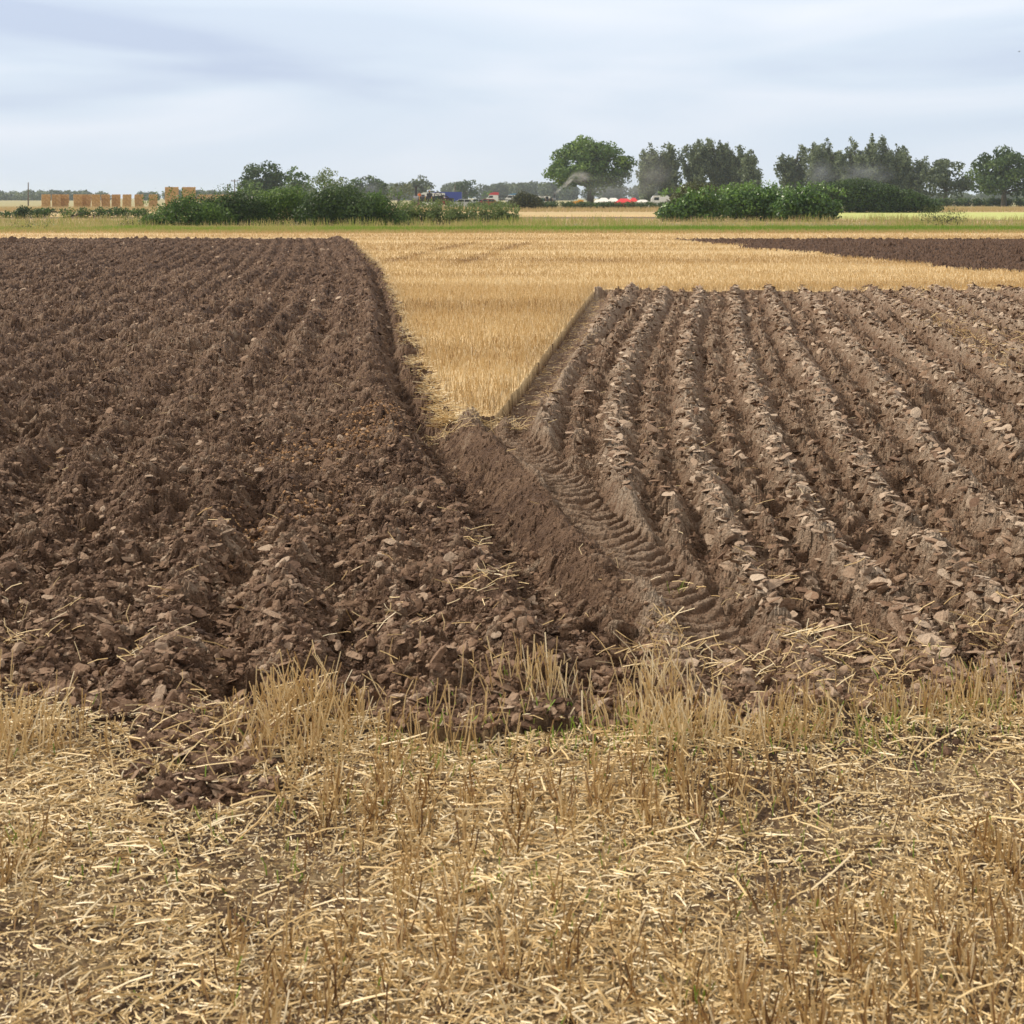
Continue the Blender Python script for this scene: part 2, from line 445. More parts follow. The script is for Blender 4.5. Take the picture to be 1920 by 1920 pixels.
# ground reaching the horizon: bands of far fields
def ground_material():
    m = bpy.data.materials.new('far_fields'); m.use_nodes = True
    t = m.node_tree; b = t.nodes['Principled BSDF']; b.inputs['Roughness'].default_value = 0.9
    tc = N(t, 'ShaderNodeTexCoord'); sp = N(t, 'ShaderNodeSeparateXYZ')
    n = N(t, 'ShaderNodeTexNoise'); n.inputs['Scale'].default_value = 0.08; n.inputs['Detail'].default_value = 5
    L = t.links.new
    L(tc.outputs['Object'], sp.inputs[0]); L(tc.outputs['Object'], n.inputs['Vector'])
    ad = N(t, 'ShaderNodeMath', operation='MULTIPLY_ADD'); L(n.outputs[0], ad.inputs[0]); ad.inputs[1].default_value = 6.0
    L(sp.outputs[1], ad.inputs[2])
    mr = N(t, 'ShaderNodeMapRange'); mr.inputs[1].default_value = 85; mr.inputs[2].default_value = 285
    L(ad.outputs[0], mr.inputs[0])
    def ramp(st):
        r = N(t, 'ShaderNodeValToRGB'); r.color_ramp.interpolation = 'CONSTANT'
        el = r.color_ramp.elements
        el[0].position = 0; el[0].color = (*st[0][1], 1); el[1].position = st[-1][0]; el[1].color = (*st[-1][1], 1)
        for p, c in st[1:-1]:
            q = el.new(p); q.color = (*c, 1)
        L(mr.outputs[0], r.inputs[0]); return r
    straw_ = (0.52, 0.37, 0.17); buff = (0.42, 0.31, 0.16); soil = (0.10, 0.065, 0.05); lime = (0.42, 0.46, 0.14); ol = (0.16, 0.16, 0.06)
    P = lambda d: (d + 3 - 85) / 200
    a = ramp([(0, ol), (P(100), buff), (P(124), soil), (P(133), straw_), (P(150), (0.45, 0.34, 0.16)), (P(178), buff), (P(240), (0.30, 0.27, 0.12))])
    c = ramp([(0, ol), (P(100), buff), (P(112), soil), (P(117), lime), (P(176), buff), (P(240), (0.28, 0.26, 0.12))])
    gt = N(t, 'ShaderNodeMath', operation='GREATER_THAN'); L(sp.outputs[0], gt.inputs[0]); gt.inputs[1].default_value = 26
    mx = N(t, 'ShaderNodeMix', data_type='RGBA'); L(gt.outputs[0], mx.inputs[0]); L(a.outputs[0], mx.inputs[6]); L(c.outputs[0], mx.inputs[7])
    n2 = N(t, 'ShaderNodeTexNoise'); n2.inputs['Scale'].default_value = 1.5; n2.inputs['Detail'].default_value = 6
    L(tc.outputs['Object'], n2.inputs['Vector'])
    r2 = N(t, 'ShaderNodeMapRange'); r2.inputs[3].default_value = 0.6; r2.inputs[4].default_value = 1.35
    L(n2.outputs[0], r2.inputs[0])
    sc = N(t, 'ShaderNodeVectorMath', operation='SCALE'); L(mx.outputs[2], sc.inputs[0]); L(r2.outputs[0], sc.inputs['Scale'])
    L(sc.outputs[0], b.inputs['Base Color'])
    return m
gy = [-2500, -40, 76, 90, 130, 180, 260, 400, 800, 2500]
gz = [-.45, -.45, -.45, -.006, 0, 0, 0, 0, 0, 0]
gx = [-2500, -600, -200, -60, 0, 60, 200, 600, 2500]
gv = [(x, y, z) for y, z in zip(gy, gz) for x in gx]
gf = [(j * 9 + i, j * 9 + i + 1, (j + 1) * 9 + i + 1, (j + 1) * 9 + i) for j in range(9) for i in range(8)]
g = np_mesh('ground', gv, gf, ground_material()); g['kind'] = 'structure'

# ------------------------------------------------------------------ clods
def ico(sub):
    import bmesh
    bm = bmesh.new(); bmesh.ops.create_icosphere(bm, subdivisions=sub, radius=1)
    v = np.array([p.co[:] for p in bm.verts]); f = np.array([[q.index for q in fa.verts] for fa in bm.faces]); bm.free()
    return v, f
def clod_shapes(n, sub, seed, cuts=9):
    r = np.random.default_rng(seed); v0, f = ico(sub); res = []
    for _ in range(n):
        v = v0.copy()
        for _ in range(5):
            d = r.normal(size=3); d /= np.linalg.norm(d)
            v *= 1 + r.uniform(-.35, .45) * np.clip((v @ d)[:, None], 0, 1) ** 2
        for _ in range(cuts):
            d = r.normal(size=3); d /= np.linalg.norm(d); lim = r.uniform(.32, .8)
            dot = v @ d; over = np.clip(dot - lim, 0, None)
            v -= over[:, None] * d
        v *= 1 + r.uniform(-.11, .11, (len(v), 1))
        res.append(v)
    return res, f
def rotmats(n, r, tilt):
    """random yaw, tilt limited"""
    a = r.uniform(0, 2 * np.pi, n); b = r.normal(0, 1, n) * tilt; c = r.normal(0, 1, n) * tilt
    ca, sa, cb, sb, cc, sc = np.cos(a), np.sin(a), np.cos(b), np.sin(b), np.cos(c), np.sin(c)
    Z_ = np.zeros(n); O = np.ones(n)
    Rz = np.stack([ca, -sa, Z_, sa, ca, Z_, Z_, Z_, O], -1).reshape(n, 3, 3)
    Rx = np.stack([O, Z_, Z_, Z_, cb, -sb, Z_, sb, cb], -1).reshape(n, 3, 3)
    Ry = np.stack([cc, Z_, sc, Z_, O, Z_, -sc, Z_, cc], -1).reshape(n, 3, 3)
    return Rz @ Rx @ Ry
def scatter(shapes, f, P, S, Rm, tone):
    n = len(P); which = rng.integers(0, len(shapes), n)
    base = np.stack(shapes)[which] * S[:, None, :]
    V = np.einsum('nij,nkj->nki', Rm, base) + P[:, None, :]
    nv = base.shape[1]
    Fc = (f[None] + (np.arange(n) * nv)[:, None, None]).reshape(-1, f.shape[1])
    return V.reshape(-1, 3), Fc, np.repeat(tone, nv)
def img_points(n, ya, yb, ext=0.42):
    """random points, evenly spread by solid angle, between two distances"""
    yy = rng.uniform(EYE * F / yb, EYE * F / ya, n)
    D = EYE * F / yy
    X = rng.uniform(-1, 1, n) * (ext * D + 0.5)
    return X, D
parts_V, parts_F, parts_T = [], [], []
def add_clods(n, ya, yb, smin, smax, shp, flat, tilt, sel, tone0=.38, tv=.2, sink=.25, big_pow=2.5, zlift=0):
    X, D = img_points(n, ya, yb)
    z, tn, rg = height(X, D, True)
    ok = sel(X, D, rg) ; X, D, z, tn = X[ok], D[ok], z[ok], tn[ok]; n = len(X)
    s = smin + (smax - smin) * rng.power(1 / big_pow, n) ** 1.6
    s = s * np.maximum(1, D / 14)
    S = np.stack([s * rng.uniform(.8, 1.3, n), s * rng.uniform(.6, 1.0, n), s * rng.uniform(flat[0], flat[1], n)], -1)
    P = np.stack([X, D, z + S[:, 2] * (1 - sink * 2) + zlift], -1)
    V, Fc, T = scatter(shp[0], shp[1], P, S, rotmats(n, rng, tilt), np.clip(tn * .65 + tone0 * .35 + rng.normal(0, tv, n) * .5, .02, .80))
    return V, Fc, T
S1 = clod_shapes(10, 2, 3, 12); S0 = clod_shapes(10, 1, 4, 7)
def leftsel(X, D, rg): return (rg == 1) & (X < XT(D) + .14 + .1 * vn(X * 6, D * 6, 66)) | ((rg == 2) & (D < 6.0))
def onridge(X, D, rg):
    u = (X - CX(D)) / CS(D); fr = u - np.floor(u + .5)
    return (rg == 2) & (X > XT(D) + .86) & (np.abs(fr) < .17) & (X > XR(D) + .35)
def between(X, D, rg):
    return (rg == 2) & (X > XT(D) + .88) & ~onridge(X, D, rg) & (X > XR(D) + .3)
def track(X, D, rg):
    q = X - XT(D); return (rg >= 1) & (rg <= 2) & (q > 0.0) & (q < .88) & (D < 12)
def slabs(offs, step, wmul, tmean, shp):
    Xs, Ds, W_, Y_ = [], [], [], []
    for k in range(-3, 16):
        D = 5.2
        while D < 28.6:
            st_ = step * (D / 7) ** .75 * rng.uniform(.6, 1.5)
            D += st_
            u = k + offs + rng.normal(0, .07)
            Xs.append(CX(D) + (u - .10 * fbm(np.array([CX(D) + u * CS(D)]) * 1.3, np.array([D * .9]), 8, 3)[0]) * CS(D)); Ds.append(D)
            W_.append(st_)
            Y_.append(-(CX(D + .5) - CX(D - .5) + u * (CS(D + .5) - CS(D - .5))))
    X = np.array(Xs); D = np.array(Ds); st_ = np.array(W_); yaw = np.array(Y_)
    rg = region(X, D); ok = (rg == 2) & (X > XT(D) + .86) & (X > XR(D) + .38) & (X < .4 * D + 1) & (rng.random(len(X)) < .86 + .5 * vn(X * 2, D * 1.2, 97))
    X, D, st_, yaw = X[ok], D[ok], st_[ok], yaw[ok]; n = len(X)
    big = np.maximum(1, D / 16) ** .5
    S = np.stack([rng.uniform(.030, .085, n) * wmul * big, st_ * rng.uniform(.6, 1.25, n), rng.uniform(.005, .012, n) * big], -1)
    S[:, 1] = np.clip(S[:, 1], .012, .055)
    P = np.stack([X, D, height(X, D) + rng.uniform(-.008, .018, n)], -1)
    az = yaw + rng.normal(0, .55, n); tl = rng.normal(-.12, .38, n); rl = rng.normal(0, .3, n)
    ca, sa, cb, sb, cc, sc_ = np.cos(az), np.sin(az), np.cos(tl), np.sin(tl), np.cos(rl), np.sin(rl)
    Z_ = np.zeros(n); O = np.ones(n)
    Rz = np.stack([ca, -sa, Z_, sa, ca, Z_, Z_, Z_, O], -1).reshape(n, 3, 3)
    Rx = np.stack([O, Z_, Z_, Z_, cb, -sb, Z_, sb, cb], -1).reshape(n, 3, 3)
    Ry = np.stack([cc, Z_, sc_, Z_, O, Z_, -sc_, Z_, cc], -1).reshape(n, 3, 3)
    return scatter(shp[0], shp[1], P, S, Rz @ Rx @ Ry, np.clip(rng.normal(tmean, .15, n), .15, .92))
def clodgroup(name, lists, label=None):
    V = []; Fc = []; T = []; off = 0
    for v, f, t_ in lists:
        V.append(v); Fc.append(f + off); T.append(t_); off += len(v)
    o = np_mesh(name, np.concatenate(V), np.concatenate(Fc), M_clod, np.concatenate(T), False)
    o['kind'] = 'stuff'; o['label'] = label; o['category'] = 'soil'
    return o
clodgroup('soil_clods', [
    add_clods(130000, 4.25, 34, .004, .015, S0, (.4, .9), .6, leftsel, tv=.2, sink=.3),
    add_clods(50000, 4.25, 40, .010, .036, S0, (.30, .7), .5, leftsel, tv=.28, sink=.35),
    add_clods(2200, 5.0, 40, .026, .060, S1, (.3, .55), .45, leftsel, tone0=.45, tv=.2, sink=.42, big_pow=4),
    add_clods(27000, 4.4, 60, .012, .046, S1, (.12, .26), .5, leftsel, tone0=.60, tv=.28, sink=.2, big_pow=2.5),
    add_clods(420, 5.0, 14, .035, .075, S1, (.10, .2), .45, leftsel, tone0=.62, tv=.2, sink=.2, big_pow=4),
    add_clods(9000, 4.3, 12, .003, .013, S0, (.4, .9), .5, lambda X, D, rg: (rg == 0) & (vn(X * 1.3, D * 1.3, 91) + .45 * ss(D - DN(X), -.55, 0) > .12), tone0=.3),
    add_clods(2500, 4.3, 12, .01, .03, S0, (.4, .9), .5, lambda X, D, rg: (rg == 0) & (vn(X * 1.3, D * 1.3, 91) + .5 * ss(D - DN(X), -.45, 0) > .2), tone0=.3),
    add_clods(16000, 20, 64, .010, .026, S0, (.25, .7), .6, leftsel, tv=.3),
], 'brown crumbling clods scattered over the ploughed land left of the open furrow')
clodgroup('soil_flakes', [
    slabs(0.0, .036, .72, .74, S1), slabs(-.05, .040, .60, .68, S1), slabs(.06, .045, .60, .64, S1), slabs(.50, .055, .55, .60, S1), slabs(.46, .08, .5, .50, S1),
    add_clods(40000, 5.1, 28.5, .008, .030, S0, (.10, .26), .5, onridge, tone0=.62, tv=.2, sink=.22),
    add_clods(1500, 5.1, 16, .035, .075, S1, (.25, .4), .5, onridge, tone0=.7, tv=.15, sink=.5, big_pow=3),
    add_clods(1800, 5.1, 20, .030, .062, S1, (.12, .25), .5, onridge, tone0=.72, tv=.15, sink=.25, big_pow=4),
    add_clods(70000, 5.1, 28.5, .004, .016, S0, (.3, .8), .6, between, tone0=.45, tv=.2),
    add_clods(26000, 5.1, 28.5, .010, .038, S0, (.15, .5), .55, between, tone0=.5, tv=.22, sink=.3),
    add_clods(11000, 5.4, 12, .0025, .010, S0, (.5, .9), .5, track, tone0=.42, tv=.2),
    add_clods(7500, 5.4, 12, .006, .022, S0, (.5, .9), .5, lambda X, D, rg: track(X, D, rg) & (X - XT(D) < .42), tone0=.42, tv=.2),
], 'pale dry flakes of earth lying on the ridges right of the wheel track')

# ------------------------------------------------------------------ straw
M_rust = mat('rusty_earth', [(0.0, (0.15, 0.085, 0.045)), (0.5, (0.30, 0.17, 0.08)), (1.0, (0.46, 0.28, 0.14))], nscale=30, namt=.2, rough=.9)
_l = []
for (px_, py_, cnt, r_) in [(700, 805, 500, .16), (690, 840, 300, .14), (540, 860, 260, .16), (590, 960, 160, .10), (480, 975, 200, .10), (640, 850, 260, .25), (520, 1000, 60, .15)]:
    cx_ = (px_ - 960) / (py_ - 370) * EYE; cd_ = EYE * F / (py_ - 370)
    X = rng.normal(cx_, r_, cnt); D = rng.normal(cd_, r_ * 2.2, cnt); s_ = rng.uniform(.004, .014, cnt)
    _l.append(scatter(S0[0], S0[1], np.stack([X, D, height(X, D) + s_ * .8], -1), np.stack([s_ * 1.2, s_, s_ * .7], -1), rotmats(cnt, rng, .5), rng.random(cnt)))
_V = np.concatenate([a[0] for a in _l]); _o = np.cumsum([0] + [len(a[0]) for a in _l[:-1]])
_r = np_mesh('rusty_soil_crumbs', _V, np.concatenate([a[1] + o for a, o in zip(_l, _o)]), M_rust, np.concatenate([a[2] for a in _l]))
_r['kind'] = 'stuff'; _r['label'] = 'rust orange crumbs of earth on the left ploughed land'; _r['category'] = 'soil'

def tubes(P0, dirv, length, rad, bend, tone, sides=3, segs=2, taper=1.0):
    """bent straws; P0 (n,3), dirv (n,3) unit"""
    n = len(P0)
    up = np.tile([0, 0, 1.0], (n, 1)); up[np.abs(dirv[:, 2]) > .8] = [1, 0, 0]
    a = np.cross(dirv, up); a /= np.linalg.norm(a, axis=1)[:, None] + 1e-9
    b = np.cross(dirv, a)
    V = []
    for k in range(segs + 1):
        t_ = k / segs
        c = P0 + dirv * (length * t_)[:, None] + bend * (np.sin(np.pi * t_) if segs > 1 else 0)
        rr = rad * (1 - (1 - taper) * t_)
        for j in range(sides):
            an = 2 * np.pi * j / sides
            V.append(c + (a * math.cos(an) + b * math.sin(an)) * rr[:, None])
    V = np.stack(V, 1)
    f = []
    for k in range(segs):
        for j in range(sides):
            f.append([k * sides + j, k * sides + (j + 1) % sides, (k + 1) * sides + (j + 1) % sides, (k + 1) * sides + j])
    f = np.array(f); nv = V.shape[1]
    Fc = (f[None] + (np.arange(n) * nv)[:, None, None]).reshape(-1, 4)
    return V.reshape(-1, 3), Fc, np.repeat(np.clip(tone, .01, .99), nv)
def merge(lists):
    V = []; Fc = []; T = []; off = 0
    for v, f, t_ in lists:
        V.append(v); Fc.append(f + off); T.append(t_); off += len(v)
    return np.concatenate(V), np.concatenate(Fc), np.concatenate(T)
def stuff(name, lists, m, label, cat, smooth=False):
    V, Fc, T = merge(lists)
    o = np_mesh(name, V, Fc, m, T, smooth)
    o['kind'] = 'stuff'; o['label'] = label; o['category'] = cat
    return o
def lying(X, D, lmin, lmax, rad, tone_m=.62, tone_s=.18, lift=.008, pitch=.12, yaw=None):
    n = len(X)
    a = rng.uniform(0, 2 * np.pi, n) if yaw is None else yaw
    el = np.abs(rng.normal(0, pitch, n))
    d = np.stack([np.cos(a) * np.cos(el), np.sin(a) * np.cos(el), np.sin(el)], -1)
    ln = rng.uniform(lmin, lmax, n) * rng.uniform(.5, 1, n)
    mx = X + d[:, 0] * ln / 2; my = D + d[:, 1] * ln / 2
    z = np.maximum(height(X, D), height(mx, my)) + lift * rng.uniform(.2, 1.6, n)
    bend = rng.normal(0, 1, (n, 3)) * (ln * .07)[:, None]; bend[:, 2] = np.abs(bend[:, 2]) * .6
    return tubes(np.stack([X, D, z], -1), d, ln, rad * rng.uniform(.7, 1.3, n), bend, rng.normal(tone_m, tone_s, n))
def standing(X, D, hmin, hmax, rad, tilt=.16, tone_m=.5, tone_s=.16, lean=(0, 0), sides=3, segs=2, z=None):
    n = len(X)
    d = np.stack([rng.normal(lean[0], tilt, n), rng.normal(lean[1], tilt, n), np.ones(n)], -1)
    d /= np.linalg.norm(d, axis=1)[:, None]
    ln = rng.uniform(hmin, hmax, n)
    if z is None: z = height(X, D)
    bend = rng.normal(0, 1, (n, 3)) * (ln * .04)[:, None]
    return tubes(np.stack([X, D, z - .01], -1), d, ln, rad * rng.uniform(.7, 1.25, n), bend, rng.normal(tone_m, tone_s, n), sides, segs)
def inreg(X, D, r, keep=None):
    ok = region(X, D) == r
    if keep is not None: ok &= keep
    return X[ok], D[ok]

# foreground litter
n = 98000
X = rng.uniform(-1, 1, n); D = rng.uniform(2.0, 5.7, n) ** 1.0; X = X * (.40 * D + 1.8)
keep = rng.random(n) < np.clip(.80 + 1.3 * fbm(X * 1.6, D * 1.6, 22, 4) + .9 * vn(X * 5, D * 5, 94), .05, 1) * ss(-D, -5.75, -5.0) ** .5
X1, D1 = inreg(X, D, 0, keep)
ok = (region(X, D) != 0) & (D < DN(X) + .15) & (rng.random(len(X)) < .10)
X1 = np.concatenate([X1, X[ok]]); D1 = np.concatenate([D1, D[ok]])
litter = [lying(X1, D1, .012, .075, .0018, .75, .22)]
X = rng.uniform(-1, 1, 2000); D = rng.uniform(2.0, 5.5, 2000); X = X * (.40 * D + 1.8)
X1, D1 = inreg(X, D, 0)
litter.append(lying(X1, D1, .07, .20, .0022, .74, .14, lift=.02, pitch=.25))
# chaff: tiny short flakes
n = 330000
X = rng.uniform(-1, 1, n); D = rng.uniform(2.0, 5.5, n); X = X * (.40 * D + 1.8)
keep = rng.random(n) < np.clip(.8 + .9 * vn(X * 4, D * 4, 93), .1, 1)
X1, D1 = inreg(X, D, 0, keep); n = len(X1)
a = rng.uniform(0, 2 * np.pi, n); dd = np.stack([np.cos(a), np.sin(a), rng.normal(0, .3, n)], -1); dd /= np.linalg.norm(dd, axis=1)[:, None]
litter.append(tubes(np.stack([X1, D1, height(X1, D1) + .004], -1), dd, rng.uniform(.004, .016, n), rng.uniform(.0009, .0021, n), np.zeros((n, 3)), rng.normal(.80, .20, n), 3, 1, .6))
stuff('straw_litter', litter, M_straw, 'flattened straw and pale chaff strewn over the near ground', 'straw')

# upright stubble in the foreground, in patchy drill rows running away from the camera
n = 44000
D = rng.uniform(2.1, 5.75, n); X = rng.uniform(-1, 1, n) * (.40 * D + 1.8)
row = np.round(X / .125) * .125
X = row + rng.normal(0, .022, n) + .03 * vn(D * 2, row * 3, 41)
keep = rng.random(n) < np.clip(.34 - .14 * ss(D, 4.5, 5) + 1.7 * fbm(X * 2.3, D * 2.3, 42, 3), .02, 1) * np.clip(1.0 - .8 * (np.abs(X + .95) < .28), .1, 1)
X1, D1 = inreg(X, D, 0, keep)
near_e = np.clip((D1 - 4.3) / .8, 0, 1)
ups = [standing(X1[near_e < .3], D1[near_e < .3], .035, .115, .0020, .30, .42, .24),
       standing(X1[near_e >= .3], D1[near_e >= .3], .04, .13, .0019, .20, .46, .18)]
# denser fringe along the edge of the ploughing
n = 1500
X = rng.uniform(-3.0, 3.0, n); D = DN(X) - np.abs(rng.normal(.02, .16, n)) + .1
keep = rng.random(n) < np.clip(.25 + 2.6 * fbm(X * 2.1, D * .5, 43, 3), .0, 1) * np.clip(1.0 - .95 * (np.abs(X + 1.0) < .25), .02, 1)
X1, D1 = X[keep], D[keep]
ups.append(standing(X1, D1, .04, .15, .0019, .24, .62, .18))
def px2(x, y): return (x - 960) / (y - 370) * EYE, EYE * F / (y - 370)
for (px_, py_, cnt, sx, sy, hm, tm_) in [(545, 1390, 170, .12, .12, .18, .55), (560, 1335, 130, .09, .08, .19, .6), (1290, 1375, 190, .13, .09, .15, .80), (1230, 1310, 80, .06, .05, .19, .78),
                                     (20, 1400, 150, .10, .1, .2, .6), (800, 1400, 90, .22, .1, .17, .5), (1010, 1330, 90, .1, .06, .17, .62), (1850, 1340, 120, .15, .12, .14, .6), (1640, 1390, 60, .2, .06, .13, .55),
                                     (1440, 1390, 120, .15, .06, .14, .6)]:
    cx, cd = px2(px_, py_)
    Xc = rng.normal(cx, sx, cnt); Dc = rng.normal(cd, sy, cnt)
    ups.append(standing(Xc, Dc, hm * .3, hm, .0020, .30, tm_ + .04, .17))
stuff('stubble', ups, M_straw, 'upright cut stubble stalks standing in the near ground', 'stubble')

# straw caught in the ploughed soil
sc = []
for (px_, py_, cnt, r_) in [(910, 1060, 26, .07), (900, 1160, 26, .07), (700, 1180, 18, .1), (1225, 1215, 40, .10), (1610, 1240, 45, .11), (1660, 1275, 45, .10), (1830, 1185, 40, .12),
                            (1400, 1255, 60, .12), (1480, 1245, 40, .08), (250, 1250, 22, .09), (830, 800, 60, .10), (950, 795, 60, .10), (900, 790, 90, .14), (1880, 1200, 30, .12), (430, 1330, 60, .12),
                            (60, 1130, 12, .1), (560, 1330, 90, .13), (1250, 1260, 60, .1), (760, 1280, 20, .12), (330, 1420, 60, .12), (20, 1220, 25, .08), (1560, 1330, 60, .14), (1450, 1100, 12, .1),
                            (1480, 960, 10, .1), (1240, 1080, 6, .1), (1700, 1250, 20, .1)]:
    cx, cd = px2(px_, py_)
    sc.append(lying(rng.normal(cx, r_, cnt), rng.normal(cd, r_, cnt), .04, .18, .0018, .72, .16, lift=.012, pitch=.4))
# pale litter along the left side of the standing stubble
n = 9000
D = 11.9 + (rng.random(n) ** 1.6) * 45
lo = XT(D) + .12; hi = XL(D) + .02
X = lo + (hi - lo) * np.clip(rng.beta(2.2, 1.3, n), 0, 1)
keep = vn(X * 3.5, D * 2.3, 55) + .4 * vn(X * 9, D * 6, 56) > -.12
X, D = X[keep], D[keep]
sc.append(lying(X, D, .05, .16, .0026, .72, .22, lift=.015, pitch=.18, yaw=rng.uniform(0, 6.28, len(X))))
n = 520
D = rng.uniform(11.9, 27.5, n); X = XR(D) + np.abs(rng.normal(.02, .16, n))
sc.append(lying(X, D, .03, .14, .002, .66, .15, lift=.01, pitch=.2))
# stubble turned up between the slices, upper right
for (px_, py_, cnt, r_) in [(1762, 600, 120, .35), (1800, 625, 160, .4), (1850, 650, 160, .35), (1880, 690, 110, .3), (1760, 575, 60, .3), (1720, 560, 40, .3), (1915, 640, 80, .3)]:
    cx, cd = px2(px_, py_)
    cnt = cnt // 2
    sc.append(lying(rng.normal(cx, r_ * .4, cnt), rng.normal(cd, r_ * 2.2, cnt), .06, .18, .0032, .55, .18, lift=.02, pitch=.5))
n = 500
X, D = img_points(n, 5.2, 28)
ok = (region(X, D) == 2) | (region(X, D) == 1)
sc.append(lying(X[ok], D[ok], .03, .13, .0018, .6, .2, lift=.015, pitch=.3))
stuff('straw_wisps', sc, M_straw, 'loose straw wisps lying across the furrows and at the stubble edge', 'straw')

# green seedlings and moss
gl = []
for (px_, py_, cnt, r_) in [(1660, 1400, 70, .12), (1040, 1370, 60, .14), (1230, 1370, 40, .10), (1110, 1400, 80, .13), (830, 1400, 70, .13), (1500, 1380, 25, .1), (1230, 1460, 18, .04), (20, 1590, 12, .03), (1450, 1420, 12, .1),
                            (540, 1640, 10, .05), (930, 1640, 20, .1), (1350, 1570, 18, .2), (1540, 1760, 8, .1), (1290, 1870, 12, .04), (1090, 1720, 8, .1), (1700, 1600, 12, .2), (1450, 1600, 14, .2), (300, 1580, 12, .15),
                            (1750, 1340, 80, .2), (1880, 1330, 80, .12), (1850, 1250, 20, .1), (650, 1500, 14, .1), (1180, 1640, 10, .1), (1270, 1095, 8, .02)]:
    cx, cd = px2(px_, py_)
    gl.append(standing(rng.normal(cx, r_, cnt), rng.normal(cd, r_, cnt), .02, .07, .0018, .4, .42, .1))
X = rng.uniform(-1.8, 1.8, 260); D = rng.uniform(2.4, 5.2, 260)
gl.append(standing(X, D, .02, .06, .0018, .4, .30, .1))
stuff('grass_seedlings', gl, M_grass, 'small bright green shoots sprouting among the near stubble', 'grass')

# standing stubble, the wedge and the field behind it
lst = []
n = 60000
D = rng.uniform(11.7, 30, n); X = -3.2 + rng.random(n) * 14
row = np.round(D / .125) * .125; D = row + rng.normal(0, .03, n)
ok = (region(X, D) == 3) & (X < .34 * D + 1.5)
X, D = X[ok], D[ok]
near_tip = ss(-D, -14, -12)
tb = .64 + 1.1 * (height(X, D, True)[1] - .6)
lst.append(standing(X, D, .06, .14, .0029, .17, tb, .17))
X = rng.uniform(-2.5, 2, 16000); D = rng.uniform(11.8, 28, 16000)
ok = (region(X, D) == 3)
lst.append(standing(X[ok], D[ok], .05, .15, .0026, .24, .68, .17))
n = 150000
u = rng.random(n); D = 27.5 * (76 / 27.5) ** u; X = rng.uniform(-1, 1, n) * (.40 * D + 1)
ok = region(X, D) == 3; X, D = X[ok], D[ok]
tt = .66 + 1.2 * (height(X, D, True)[1] - .6)
n = len(X); d = np.stack([rng.normal(0, .2, n), rng.normal(0, .2, n), np.ones(n)], -1); d /= np.linalg.norm(d, axis=1)[:, None]
lst.append(tubes(np.stack([X, D, np.full(n, -.02)], -1), d, rng.uniform(.05, .12, n), .0034 * (D / 28) * rng.uniform(.7, 1.3, n), np.zeros((n, 3)), tt + rng.normal(0, .13, n), 3, 1))
stuff('standing_stubble', lst, M_straw, 'golden standing stubble filling the wedge between the two ploughed areas', 'stubble')

# verge and rough grass
vl = []
n = 90000
D = rng.uniform(73, 86, n); X = rng.uniform(-1, 1, n) * (.40 * D + 3)
gr = ss(D, 74, 77) * (1 - ss(D, 80, 84)) * np.clip(.55 + (X + 14) * .02 + 1.4 * fbm(X * .25, D * .4, 95, 3), 0, 1)
d = np.stack([rng.normal(0, .3, n), rng.normal(0, .3, n), np.ones(n)], -1); d /= np.linalg.norm(d, axis=1)[:, None]
vl.append(tubes(np.stack([X, D, np.zeros(n)], -1), d, rng.uniform(.06, .2, n) * (1 + .6 * gr), np.full(n, .012), np.zeros((n, 3)), .68 - .42 * gr + rng.normal(0, .1, n), 3, 1, .3))
n = 36000
D = rng.uniform(82, 112, n); X = rng.uniform(-1, 1, n) * (.38 * D + 3)
cl = fbm(X * .5, D * .2, 96, 3)
hgt = rng.uniform(.18, .5, n) * (1 + np.clip(cl, 0, 1) * 1.2)
keep = rng.random(n) < .55 + cl
d = np.stack([rng.normal(0, .2, n), rng.normal(0, .2, n), np.ones(n)], -1); d /= np.linalg.norm(d, axis=1)[:, None]
X, D, hgt, d, cl = X[keep], D[keep], hgt[keep], d[keep], cl[keep]; n = len(X)
vl.append(tubes(np.stack([X, D, np.zeros(n)], -1), d, hgt, np.full(n, .014), np.zeros((n, 3)), .70 - .35 * cl + rng.normal(0, .15, n), 3, 1, .2))
n = 30000
D = rng.uniform(178, 235, n); X = rng.uniform(-.38, .38, n) * D
d = np.stack([rng.normal(0, .2, n), rng.normal(0, .2, n), np.ones(n)], -1); d /= np.linalg.norm(d, axis=1)[:, None]
vl.append(tubes(np.stack([X, D, np.zeros(n)], -1), d, rng.uniform(.2, .55, n), np.full(n, .03), np.zeros((n, 3)), .80 + rng.normal(0, .12, n), 3, 1, .2))
stuff('rough_grass', vl, M_grass, 'green and buff rough grass strips beyond the ploughed land', 'grass')

